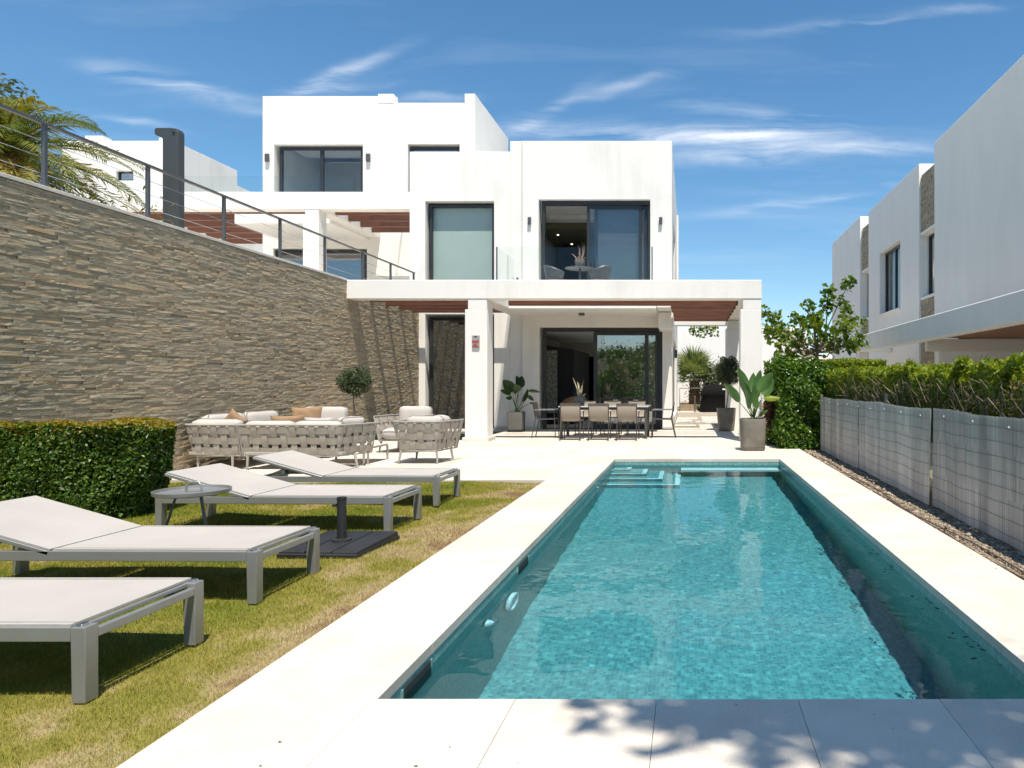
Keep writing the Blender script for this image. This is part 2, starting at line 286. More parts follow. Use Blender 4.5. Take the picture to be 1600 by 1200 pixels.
def lawn_mats():
    def patches(N, L):
        geo = N.new('ShaderNodeNewGeometry')
        n = N.new('ShaderNodeTexNoise'); n.inputs['Scale'].default_value = 1.1; n.inputs['Detail'].default_value = 7; n.inputs['Roughness'].default_value = .65; L.new(geo.outputs['Position'], n.inputs['Vector'])
        sp = N.new('ShaderNodeSeparateXYZ'); L.new(geo.outputs['Position'], sp.inputs[0])
        # dry band beside the paving, with the noise breaking its edge
        r = N.new('ShaderNodeMapRange'); r.inputs[1].default_value = -2.7; r.inputs[2].default_value = -1.87; r.inputs[3].default_value = 0; r.inputs[4].default_value = .15; L.new(sp.outputs[0], r.inputs[0])
        ad = N.new('ShaderNodeMath'); ad.operation = 'ADD'; L.new(n.outputs[0], ad.inputs[0]); L.new(r.outputs[0], ad.inputs[1])
        cr = N.new('ShaderNodeValToRGB'); L.new(ad.outputs[0], cr.inputs[0]); el = cr.color_ramp.elements
        el[0].position = .37; el[0].color = (.17, .215, .018, 1); el[1].position = .72; el[1].color = (.36, .24, .12, 1)
        e = el.new(.47); e.color = (.25, .25, .032, 1); e = el.new(.565); e.color = (.34, .30, .06, 1); e = el.new(.64); e.color = (.50, .40, .20, 1)
        return cr.outputs[0]
    m1, N, L, b = new_mat('lawn_soil'); c = patches(N, L); b.inputs['Roughness'].default_value = .95
    mu = N.new('ShaderNodeMix'); mu.data_type = 'RGBA'; mu.blend_type = 'MULTIPLY'; mu.inputs[0].default_value = 1; L.new(c, mu.inputs[6]); mu.inputs[7].default_value = (.55, .55, .55, 1); L.new(mu.outputs[2], b.inputs['Base Color'])
    m2, N, L, b = new_mat('grass_blade'); N.remove(b); c = patches(N, L)
    at = N.new('ShaderNodeAttribute'); at.attribute_name = 'rnd'
    r3 = N.new('ShaderNodeMapRange'); r3.inputs[3].default_value = .6; r3.inputs[4].default_value = 1.35; L.new(at.outputs['Fac'], r3.inputs[0])
    m3 = N.new('ShaderNodeMix'); m3.data_type = 'RGBA'; m3.blend_type = 'MULTIPLY'; m3.inputs[0].default_value = 1; L.new(c, m3.inputs[6]); L.new(r3.outputs[0], m3.inputs[7])
    d = N.new('ShaderNodeBsdfDiffuse'); t = N.new('ShaderNodeBsdfTranslucent'); L.new(m3.outputs[2], d.inputs[0]); L.new(m3.outputs[2], t.inputs[0])
    mx = N.new('ShaderNodeMixShader'); mx.inputs[0].default_value = .35; L.new(d.outputs[0], mx.inputs[1]); L.new(t.outputs[0], mx.inputs[2]); L.new(mx.outputs[0], N['Material Output'].inputs[0])
    return m1, m2
M['lawn'], M['blade'] = lawn_mats()
M['earth'] = mat('dry_earth', (.24, .19, .13), .95, c2=(.12, .10, .06), scale=.5, bump=.5, detail=8)
M['hill'] = mat('scrubby_hillside', (.12, .095, .045), .95, c2=(.03, .045, .012), scale=.16, bump=.8, bscale=1.2, detail=10)
M['gravel'] = mat('gravel', (.46, .40, .32), .85, c2=(.16, .13, .10), scale=14, attr=[(.35, .33, .3), (.8, .78, .74), (1.2, 1.15, 1.1), (.9, .75, .6)])
M['hose'] = mat('brown_hose', (.09, .055, .04), .6, .1)
M['tan'] = mat('tan_leather', (.28, .14, .06), .5, .08)
M['red'] = mat('red_label', (.42, .06, .035), .6, .05)
M['grey'] = mat('grey_plastic', (.33, .33, .34), .6, .05)
M['cover'] = mat('black_grill_cover', (.006, .006, .0065), .85, .1, bump=.5, bscale=9, spec=.15)
M['shower'] = mat('dark_grey_resin', (.055, .062, .064), .42, .08)
M['pebbled'] = mat('speckled_screen', (.62, .60, .52), .7, c2=(.12, .11, .09), scale=26, detail=1)
M['white'] = mat('white_plastic', (.8, .8, .78), .4, .02)
def emit_mat(name, c, s):
    m, N, L, b = new_mat(name); b.inputs['Emission Color'].default_value = (*c, 1); b.inputs['Emission Strength'].default_value = s; return m
M['lamp'] = emit_mat('lit_downlight', (1, .85, .6), 3)

# ------------------------------------------------------------------ mesh helpers
class MB:
    def __init__(s): s.v = []; s.f = []; s.r = []
    def add(s, vs, fs, r=None):
        o = len(s.v); s.v += [tuple(x) for x in vs]; s.f += [tuple(i+o for i in f) for f in fs]
        s.r += [random.random() if r is None else r]*len(fs)
        return s
    def box(s, x0, x1, y0, y1, z0, z1, r=None, mtx=None):
        vs = [(x, y, z) for z in (z0, z1) for y in (y0, y1) for x in (x0, x1)]
        if mtx is not None: vs = [tuple(mtx @ Vector(v)) for v in vs]
        return s.add(vs, [(0, 2, 3, 1), (4, 5, 7, 6), (0, 1, 5, 4), (2, 6, 7, 3), (0, 4, 6, 2), (1, 3, 7, 5)], random.random() if r is None else r)
    def quad(s, a, b, c, d, r=None): return s.add([a, b, c, d], [(0, 1, 2, 3)], r)
    def tube(s, pts, rad, n=8, caps=True, r=None):
        pts = [Vector(p) for p in pts]; k = len(pts)
        rr = rad if isinstance(rad, (list, tuple)) else [rad]*k
        vs = []; prev = None
        for i, p in enumerate(pts):
            t = (pts[min(i+1, k-1)]-pts[max(i-1, 0)]).normalized()
            if prev is None:
                a = t.orthogonal().normalized()
            else:
                a = (prev - t*prev.dot(t)).normalized()
            prev = a; b = t.cross(a)
            for j in range(n):
                an = 2*math.pi*j/n; vs.append(p + a*math.cos(an)*rr[i] + b*math.sin(an)*rr[i])
        fs = [(i*n+j, i*n+(j+1) % n, (i+1)*n+(j+1) % n, (i+1)*n+j) for i in range(k-1) for j in range(n)]
        if caps: fs += [tuple(reversed(range(n))), tuple(range((k-1)*n, k*n))]
        return s.add(vs, fs, random.random() if r is None else r)
    def lathe(s, prof, c=(0, 0, 0), n=24, sq=0., r=None):
        """profile of (radius, z); sq>0 squares the plan"""
        vs = []
        for rad, z in prof:
            for j in range(n):
                a = 2*math.pi*j/n; ca, sa = math.cos(a), math.sin(a)
                if sq: e = 2/(2+sq*8); ca = math.copysign(abs(ca)**e, ca); sa = math.copysign(abs(sa)**e, sa)
                vs.append((c[0]+rad*ca, c[1]+rad*sa, c[2]+z))
        k = len(prof)
        fs = [(i*n+j, i*n+(j+1) % n, (i+1)*n+(j+1) % n, (i+1)*n+j) for i in range(k-1) for j in range(n)]
        fs += [tuple(reversed(range(n))), tuple(range((k-1)*n, k*n))]
        return s.add(vs, fs, random.random() if r is None else r)
    def build(s, name, m, parent=None, smooth=False, bevel=0, seg=2, loc=None, weld=False, **props):
        if name in ('facade_wall', 'side_wall') : weld, bevel, seg = True, .014, 2
        me = bpy.data.meshes.new(name); me.from_pydata(s.v, [], s.f)
        if bevel:
            bm = bmesh.new(); bm.from_mesh(me)
            if weld: bmesh.ops.remove_doubles(bm, verts=bm.verts[:], dist=.0004)
            es = [e for e in bm.edges if len(e.link_faces) == 2 and e.calc_face_angle(0) > .5]
            bmesh.ops.bevel(bm, geom=es, offset=bevel, segments=seg, affect='EDGES', clamp_overlap=True, profile=.5)
            bm.to_mesh(me); bm.free()
            val = s.r[0] if s.r else .5
            at = me.attributes.new('rnd', 'FLOAT', 'FACE'); at.data.foreach_set('value', [val]*len(me.polygons))
        else:
            at = me.attributes.new('rnd', 'FLOAT', 'FACE'); at.data.foreach_set('value', s.r)
        if smooth: me.shade_smooth(); me.set_sharp_from_angle(angle=R(48))
        me.materials.append(M[m] if isinstance(m, str) else m); me.update()
        o = bpy.data.objects.new(name, me); COL.objects.link(o)
        if parent is not None: o.parent = parent
        if loc is not None: o.location = loc
        for k, v in props.items(): o[k] = v
        return o
def npmesh(name, V, F, m, parent=None, rnd=None, smooth=False, **props):
    """fast mesh: V (n,3), F (m,k) all same k"""
    me = bpy.data.meshes.new(name); nf, k = F.shape
    me.vertices.add(len(V)); me.vertices.foreach_set('co', V.astype(np.float32).ravel())
    me.loops.add(nf*k); me.loops.foreach_set('vertex_index', F.astype(np.int32).ravel())
    me.polygons.add(nf); me.polygons.foreach_set('loop_start', np.arange(0, nf*k, k, dtype=np.int32))
    me.update(calc_edges=True)
    if smooth: me.polygons.foreach_set('use_smooth', np.ones(nf, dtype=bool))
    if rnd is not None:
        at = me.attributes.new('rnd', 'FLOAT', 'FACE'); at.data.foreach_set('value', rnd.astype(np.float32))
    me.materials.append(M[m] if isinstance(m, str) else m)
    o = bpy.data.objects.new(name, me); COL.objects.link(o)
    if parent is not None: o.parent = parent
    for kk, v in props.items(): o[kk] = v
    return o
def thing(name, label, cat, loc=(0, 0, 0), rz=0, group=None):
    o = bpy.data.objects.new(name, None); o.empty_display_size = .1; COL.objects.link(o)
    o.location = loc; o.rotation_euler = (0, 0, rz); o['label'] = label; o['category'] = cat
    if group: o['group'] = group
    return o
def struct(name):
    o = bpy.data.objects.new(name, None); COL.objects.link(o); o['kind'] = 'structure'; return o
def copy_tree(o, parent=None, **props):
    c = o.copy(); COL.objects.link(c); c.parent = parent
    for ch in list(o.children): copy_tree(ch, c)
    for k, v in props.items(): c[k] = v
    return c
def rect_wall(mb, u0, u1, z0, z1, d0, d1, holes, axis='y', top=None):
    """a wall between planes d0 and d1 across axis, in-plane coordinate u and height z, with rectangular holes; only outer faces and reveals"""
    us = sorted({u0, u1, *[h[0] for h in holes], *[h[1] for h in holes]}); us = [u for u in us if u0 <= u <= u1]
    zs = sorted({z0, z1, *[h[2] for h in holes], *[h[3] for h in holes]}); zs = [z for z in zs if z0 <= z <= z1]
    def solid(i, j):
        if i < 0 or j < 0 or i >= len(us)-1 or j >= len(zs)-1: return False
        uc = (us[i]+us[i+1])/2; zc = (zs[j]+zs[j+1])/2
        return not any(h[0] < uc < h[1] and h[2] < zc < h[3] for h in holes)
    P = (lambda u, d, z: (u, d, z)) if axis == 'y' else (lambda u, d, z: (d, u, z))
    for i in range(len(us)-1):
        for j in range(len(zs)-1):
            if not solid(i, j): continue
            a, b, c, d = us[i], us[i+1], zs[j], zs[j+1]
            mb.quad(P(a, d0, c), P(b, d0, c), P(b, d0, d), P(a, d0, d), .5)
            mb.quad(P(b, d1, c), P(a, d1, c), P(a, d1, d), P(b, d1, d), .5)
            if not solid(i-1, j): mb.quad(P(a, d1, c), P(a, d0, c), P(a, d0, d), P(a, d1, d), .5)
            if not solid(i+1, j): mb.quad(P(b, d0, c), P(b, d1, c), P(b, d1, d), P(b, d0, d), .5)
            if not solid(i, j-1): mb.quad(P(a, d1, c), P(b, d1, c), P(b, d0, c), P(a, d0, c), .5)
            if not solid(i, j+1): mb.quad(P(a, d0, d), P(b, d0, d), P(b, d1, d), P(a, d1, d), .5)
    return mb
def window(parent, x0, x1, z0, z1, y, t=.06, mull=(), glass='glass', depth=.09, axis='y', sgn=1):
    """frame (part) with panes (sub-parts); mull: fractions where a stile stands"""
    mb = MB()
    def bx(a, b, c, d, e0=0., e1=None):
        e1 = depth if e1 is None else e1
        if axis == 'y': mb.box(a, b, y+e0, y+e1, c, d, .5)
        else: mb.box(y+e0*sgn, y+e1*sgn, a, b, c, d, .5) if sgn > 0 else mb.box(y-e1, y-e0, a, b, c, d, .5)
    bx(x0, x1, z1-t, z1); bx(x0, x1, z0, z0+t*.8); bx(x0, x0+t, z0+t*.8, z1-t); bx(x1-t, x1, z0+t*.8, z1-t)
    cuts = [x0+t] + [x for f in mull for x in (x0+(x1-x0)*f-t*.6, x0+(x1-x0)*f+t*.6)] + [x1-t]
    for f in mull: bx(x0+(x1-x0)*f-t*.6, x0+(x1-x0)*f+t*.6, z0+t*.8, z1-t, .004, depth-.004)
    fr = mb.build('window', 'frame', parent, bevel=.004, seg=1)
    for i in range(0, len(cuts), 2):
        g = MB(); a, b = cuts[i], cuts[i+1]
        if axis == 'y': g.box(a, b, y+depth*.45, y+depth*.45+.012, z0+t*.8, z1-t)
        else: g.box(y+sgn*depth*.45, y+sgn*depth*.45+.012, a, b, z0+t*.8, z1-t)
        g.build('pane', glass, fr)
    return fr

# ================================================================== THE SETTING
def setting():
    # far ground, one sheet to the horizon, below everything
    n = 60; xs = np.concatenate([np.linspace(-900, -60, 14), np.linspace(-50, 50, 40), np.linspace(60, 900, 14)])
    X, Y = np.meshgrid(xs, xs)
    Z = np.full_like(X, -2.2)
    V = np.stack([X.ravel(), Y.ravel(), Z.ravel()], 1); k = len(xs)
    I, J = np.meshgrid(np.arange(k-1), np.arange(k-1)); a = (J*k+I).ravel()
    npmesh('ground', V, np.stack([a, a+1, a+k+1, a+k], 1), 'earth', smooth=True, kind='structure')
    # earth body carrying the garden, with the basin left free
    g = MB()
    for b in ((-7.42, -1.30, -5, 18.9), (1.57, 3.6, -5, 40), (-1.30, 1.57, -5, 2.69), (-1.30, 1.57, 11.6, 40)): g.box(b[0], b[1], b[2], b[3], -2.3, -.06)
    g.build('garden_soil', 'earth', kind='structure')
    # hillside behind the camera, seen in the window panes
    xs = np.linspace(-160, 160, 90); ys = np.linspace(-150, -16, 60); X, Y = np.meshgrid(xs, ys)
    d = np.clip((-20-Y)/60, 0, 1)
    Z = -2.3 + d*d*(3-2*d)*(6.2 + 2.6*np.sin(X*.045+1.2) + 1.0*np.sin(X*.13+Y*.05) + .6*np.sin(X*.41+.3)*np.cos(Y*.3)) + .35*np.sin(X*1.1)*np.sin(Y*.9)*d
    V = np.stack([X.ravel(), Y.ravel(), Z.ravel()], 1); k = 90
    I, J = np.meshgrid(np.arange(89), np.arange(59)); a = (J*k+I).ravel()
    npmesh('hillside', V, np.stack([a, a+1, a+k+1, a+k], 1), 'hill', smooth=True, kind='structure')
    # lawn sheet, a little lower than the paving
    xs = np.linspace(-7.42, -1.872, 60); ys = np.linspace(-3, 8.998, 110); X, Y = np.meshgrid(xs, ys)
    Z = -.035 + .012*np.sin(X*1.7+.4)*np.cos(Y*1.3) + .008*np.sin(X*4.1+Y*2.2)
    V = np.stack([X.ravel(), Y.ravel(), Z.ravel()], 1); I, J = np.meshgrid(np.arange(59), np.arange(109)); a = (J*60+I).ravel()
    npmesh('lawn', V, np.stack([a, a+1, a+61, a+60], 1), 'lawn', smooth=True, kind='structure')
    # mown grass: single blades, denser near the camera
    zs = []
    for (y0, y1, dens, w, h) in ((1.6, 3.4, 21000, .0028, .020), (3.4, 5.5, 14000, .0038, .021), (5.5, 8.99, 8000, .0055, .022)):
        x0 = -7.4 if y0 > 5 else (-6.6 if y0 > 3 else -4.2)
        nn = int((y1-y0)*(-1.874-x0)*dens)
        px = rng.uniform(x0, -1.885, nn); py = rng.uniform(y0, y1, nn)
        hh = h*rng.uniform(.45, 1.15, nn); an = rng.uniform(0, math.pi, nn); lx = rng.normal(0, .55, nn)*hh; ly = rng.normal(0, .55, nn)*hh
        z0 = -.040 + .012*np.sin(px*1.7+.4)*np.cos(py*1.3) + .008*np.sin(px*4.1+py*2.2)
        A = np.stack([px-np.cos(an)*w/2, py-np.sin(an)*w/2, z0], 1); B = np.stack([px+np.cos(an)*w/2, py+np.sin(an)*w/2, z0], 1)
        C = np.stack([px+lx, py+ly, z0+.006+hh], 1)
        zs.append(np.stack([A, B, C], 1).reshape(-1, 3))
    V = np.concatenate(zs); nf = len(V)//3
    npmesh('grass', V, np.arange(nf*3).reshape(-1, 3), 'blade', rnd=rng.random(nf), kind='stuff')
    # ragged fringe where the grass meets the coping
    # paving slabs, each one a part of the pool surround or the patio
    def slabs(root, rects, name='paving_slab'):
        for (x0, x1, y0, y1) in rects:
            mb = MB(); dz = random.uniform(-.0008, .0008)
            mb.box(x0+.0009, x1-.0009, y0+.0009, y1-.0009, -.05+dz, dz)
            mb.build(name, 'paving', root, bevel=.0012, seg=1)
    sur = struct('pool_surround')
    r = []
    y = 2.744
    while y < 11.5:
        y2 = min(y+.586, 11.54); 
        if 11.54-y2 < .2: y2 = 11.54
        r.append((-1.87, -1.238, y, y2)); r.append((1.503, 2.13, y, y2)); y = y2
    for j in range(4):
        y1 = 2.744-j*.62
        x = -1.87 if j % 2 == 0 else -1.87
        xs = [-1.87, -1.255] + [.43+.56*k for k in range(-2, 6)]
        xs = sorted(set([-1.87] + [round(.43+.56*k, 3) for k in range(-4, 6) if .43+.56*k > -1.6]))
        for a, b in zip(xs[:-1], xs[1:]): r.append((a, b, y1-.62, y1))
    xs = [-1.87, -1.255] + [-1.255+.555*k for k in range(1, 5)] + [1.52, 2.13]
    for a, b in zip(xs[:-1], xs[1:]): r.append((a, b, 11.54, 12.09))
    slabs(sur, r, 'coping_slab')
    pat = struct('patio_floor'); r = []
    xs = [-7.42] + [-7.42+.925*k for k in range(1, 6)] + [-1.87]
    ys = [9.0, 9.77, 10.545, 11.3, 12.09]
    for a, b in zip(xs[:-1], xs[1:]):
        for c, d in zip(ys[:-1], ys[1:]): r.append((a, b, c, d))
    xs = xs + [-1.07, -.27, .53, 1.33, 2.13]; ys = [12.09+.828*k for k in range(0, 5)]
    for a, b in zip(xs[:-1], xs[1:]):
        for c, d in zip(ys[:-1], ys[1:]):
            r.append((a, b, c, d))
    ys = [15.402+.875*k for k in range(0, 5)]
    xs2 = [-4.9, -4.1, -3.3, -2.5, -1.7, -.9, -.1, .7, 1.5, 2.13]
    for a, b in zip(xs2[:-1], xs2[1:]):
        for c, d in zip(ys[:-1], ys[1:]): r.append((a, b, c, d))
    r += [(-7.42, -4.9, 18.6, 18.9)]
    slabs(pat, r)
    # beds for the joints
    b = MB(); b.box(-1.86, -1.275, 2.6, 11.7, -.062, -.0525); b.box(1.54, 2.12, 2.6, 11.7, -.062, -.0525); b.box(-1.86, 2.12, .1, 2.73, -.0625, -.053)
    b.box(-7.4, 2.12, 9.02, 15.4, -.0595, -.0435) if False else None
    b.build('paving_bed', 'cap', sur)
    # ---- pool basin
    zf = -1.32; x0, x1, y0, y1 = -1.255, 1.52, 2.744, 11.54
    p = MB(); p.quad((x0, y0, zf), (x1, y0, zf), (x1, y1, zf), (x0, y1, zf)).build('pool_floor', 'mosaic', kind='structure').cycles.is_caustics_receiver = True
    top = -.052
    w = MB()
    w.quad((x0+.012, y0, zf), (x0+.012, y0, top), (x0+.012, y1, top), (x0+.012, y1, zf))
    w.quad((x1-.012, y1, zf), (x1-.012, y1, top), (x1-.012, y0, top), (x1-.012, y0, zf))
    w.quad((x0, y1-.012, zf), (x0, y1-.012, top), (x1, y1-.012, top), (x1, y1-.012, zf))
    w.quad((x1, y0+.012, zf), (x1, y0+.012, top), (x0, y0+.012, top), (x0, y0+.012, zf))
    w = w.build('pool_wall', 'mosaic', kind='structure'); w.cycles.is_caustics_receiver = True
    st = thing('pool_steps', 'submerged corner steps with pale nosings at the far left end of the pool', 'steps')
    for i, (xr, yf, z) in enumerate(((-.95, 11.22, -.34), (-.68, 10.92, -.56), (-.41, 10.62, -.80), (-.14, 10.32, -1.05))):
        s = MB().box(x0+.015, xr, yf, y1-.015, -1.315, z-.0)
        o = s.build('step', 'mosaic', st); o.cycles.is_caustics_receiver = True
        nn = MB().box(x0+.02, xr-.002, yf+.002, yf+.075, z+.001, z+.010); nn.box(xr-.075, xr-.002, yf+.0751, y1-.02, z+.001, z+.010)
        o2 = nn.build('nosing', 'nosing', o); o2.cycles.is_caustics_receiver = True
    ld = MB().box(-.135, x1-.015, 11.25, y1-.015, -.62, -.42).build('ledge', 'nosing', st); ld.cycles.is_caustics_receiver = True
    # water
    nx, ny = 230, 720; r2 = random.Random(1)
    X, Y = np.meshgrid(np.linspace(x0+.0125, x1-.0125, nx), np.linspace(y0+.0125, y1-.0125, ny)); Z = np.full_like(X, -.105)
    for _ in range(90):
        an = r2.uniform(0, 6.283); k = r2.uniform(14, 120); ph = r2.uniform(0, 6.28)
        amp = .017/k**1.68
        Z += amp*np.sin(k*(math.cos(an)*X+math.sin(an)*Y)+ph + .8*np.sin(X*1.3+ph)+.6*np.sin(Y*1.1+2*ph))
    V = np.stack([X.ravel(), Y.ravel(), Z.ravel()], 1); I, J = np.meshgrid(np.arange(nx-1), np.arange(ny-1)); a = (J*nx+I).ravel()
    o = npmesh('pool_water', V, np.stack([a, a+1, a+nx+1, a+nx], 1), 'water', smooth=True, kind='structure'); o.cycles.is_caustics_caster = True
    # small pond under the tall window
    p = MB().quad((-7.42, 15.4, -.6), (-4.9, 15.4, -.6), (-4.9, 18.6, -.6), (-7.42, 18.6, -.6))
    p.quad((-7.42, 18.6, -.6), (-4.9, 18.6, -.6), (-4.9, 18.6, -.045), (-7.42, 18.6, -.045)); p.quad((-4.9, 18.6, -.6), (-4.9, 15.4, -.6), (-4.9, 15.4, -.045), (-4.9, 18.6, -.045))
    p.quad((-7.42, 15.4, -.6), (-7.42, 18.6, -.6), (-7.42, 18.6, -.045), (-7.42, 15.4, -.045)); p.quad((-4.9, 15.4, -.6), (-7.42, 15.4, -.6), (-7.42, 15.4, -.045), (-4.9, 15.4, -.045))
    o = p.build('pond_basin', 'mosaic', kind='structure'); o.cycles.is_caustics_receiver = True
    nx, ny = 40, 50; X, Y = np.meshgrid(np.linspace(-7.41, -4.91, nx), np.linspace(15.41, 18.59, ny)); Z = -.05+.0015*np.sin(9*X+3*Y)*np.sin(7*Y-2*X)
    V = np.stack([X.ravel(), Y.ravel(), Z.ravel()], 1); I, J = np.meshgrid(np.arange(nx-1), np.arange(ny-1)); a = (J*nx+I).ravel()
    o = npmesh('pond_water', V, np.stack([a, a+1, a+nx+1, a+nx], 1), 'water', smooth=True, kind='structure'); o.cycles.is_caustics_caster = True
    # gravel strip by the screen fence
    MB().box(2.135, 3.6, -3, 13.6, -.055, -.028).build('gravel_bed', 'earth', kind='structure')
    nst = 9000; V = []; F = []; rn = []
    ico = bmesh.new(); bmesh.ops.create_icosphere(ico, subdivisions=1, radius=1); iv = np.array([v.co[:] for v in ico.verts]); fi = np.array([[v.index for v in f.verts] for f in ico.faces]); ico.free()
    px = rng.uniform(2.15, 2.52, nst); py = 2.6+11*rng.random(nst)**1.35; sz = rng.uniform(.003, .012, nst)*np.where(rng.random(nst) < .05, 2.6, 1)
    sc3 = np.stack([sz*rng.uniform(.8, 1.5, nst), sz*rng.uniform(.8, 1.5, nst), sz*rng.uniform(.4, .8, nst)], 1)
    V = iv[None]*sc3[:, None]*rng.uniform(.8, 1.2, (nst, len(iv), 1)) + np.stack([px, py, -.028+sc3[:, 2]*.6], 1)[:, None]
    F = fi[None]+(np.arange(nst)*len(iv))[:, None, None]
    npmesh('gravel', V.reshape(-1, 3), F.reshape(-1, 3), 'gravel', rnd=np.repeat(rng.random(nst), len(fi)), kind='stuff')
setting()

# ------------------------------------------------------------------ stone retaining wall (left)
WX = -7.44; WTOP = 3.49
def stone_wall():
    t = thing('stone_retaining_wall', 'tall retaining wall clad in grey brown split stone, left of the lawn', 'wall', (0, 0, 0))
    MB().box(WX-.4, WX-.035, 1.0, 19.2, -.6, WTOP).build('backing', 'core', t)
    MB().box(WX-.42, WX+.018, 1.0, 15.0, WTOP+.002, WTOP+.045).build('coping', 'cap', t, bevel=.004, seg=1)
    MB().box(WX-.42, WX-.02, 15.0, 19.0, WTOP+.002, WTOP+.045).build('coping', 'cap', t, bevel=.004, seg=1)
    stones = []; z = -.05; rw = random.Random(5); k = 0
    while z < WTOP-.01:
        h = rw.choice([.026, .03, .034, .038, .045]); h = min(h, WTOP-z)
        y = 3.0 - rw.random()*.3
        while y < 19.05:
            l = rw.uniform(.13, .48)*(1.1 if h > .04 else .85)
            stones.append((y, min(y+l, 19.06), z, z+h, rw.uniform(.002, .010) if rw.random() > .07 else rw.uniform(-.012, 0), rw.random())); y += l
        z += h
    def shape(mb, s):
        y0, y1, z0, z1, p, r = s; g = .0009
        q = lambda: rw.uniform(-.004, .004)
        xf = WX+p
        my = y0+(y1-y0)*rw.uniform(.35, .65)
        a = [(xf+q(), y0+g, z0+g), (xf+q(), my, z0+g), (xf+q(), y1-g, z0+g), (xf+q(), y1-g, z1-g), (xf+q(), my, z1-g), (xf+q(), y0+g, z1-g)]
        b = [(WX-.04, y0+g, z0+g), (WX-.04, my, z0+g), (WX-.04, y1-g, z0+g), (WX-.04, y1-g, z1-g), (WX-.04, my, z1-g), (WX-.04, y0+g, z1-g)]
        mb.add(a+b, [(0, 1, 4, 5), (1, 2, 3, 4), (0, 6, 7, 1), (1, 7, 8, 2), (2, 8, 9, 3), (3, 9, 10, 4), (4, 10, 11, 5), (5, 11, 6, 0)], r)
    def vis(s): # apparent size as the camera sees it
        y0, y1, z0, z1 = s[:4]
        px0 = 1077-7.44*1080/y0
        if 1077-7.44*1080/y1 < 2: return 0
        if z0 < .9 and y1 < 11: return 0      # behind the hedge
        return (1077-7.44*1080/y1-max(px0, 0))*(z1-z0)/y0
    order = sorted(range(len(stones)), key=lambda i: -vis(stones[i])); near = set(order[:300])
    far = MB()
    for i, s in enumerate(stones):
        if i in near:
            mb = MB(); shape(mb, s); mb.build('stone', 'stone', t)
        else: shape(far, s)
    far.build('stone_courses', 'stone', t, kind='stuff')
    # railing along the top
    rl = thing('cable_railing', 'grey steel railing with thin cables along the top of the stone wall', 'railing')
    X = -7.52; ys = [6.5, 8.06, 9.6, 11.17, 12.7, 14.26, 15.9, 17.4, 18.86]; zt = 4.30
    for y in ys: MB().box(X-.022, X+.022, y-.022, y+.022, WTOP+.04, zt-.03).build('post', 'rail', rl, bevel=.003, seg=1)
    MB().box(X-.03, X+.03, 4.5, 18.9, zt-.03, zt).build('handrail', 'rail', rl, bevel=.004, seg=1)
    for f in (.22, .47, .72):
        z = WTOP+.04+(zt-WTOP-.05)*f; MB().tube([(X, 4.5, z), (X, 18.86, z)], .004, 6).build('cable', 'steel', rl)
stone_wall()
MB().box(-40, WX-.45, -2, 24.0, -2, 3.48).build('upper_terrace', 'cap', kind='structure')
MB().box(-40, -7.7, 24.0, 60, -2, 3.475).build('upper_terrace_ground', 'cap', kind='structure')

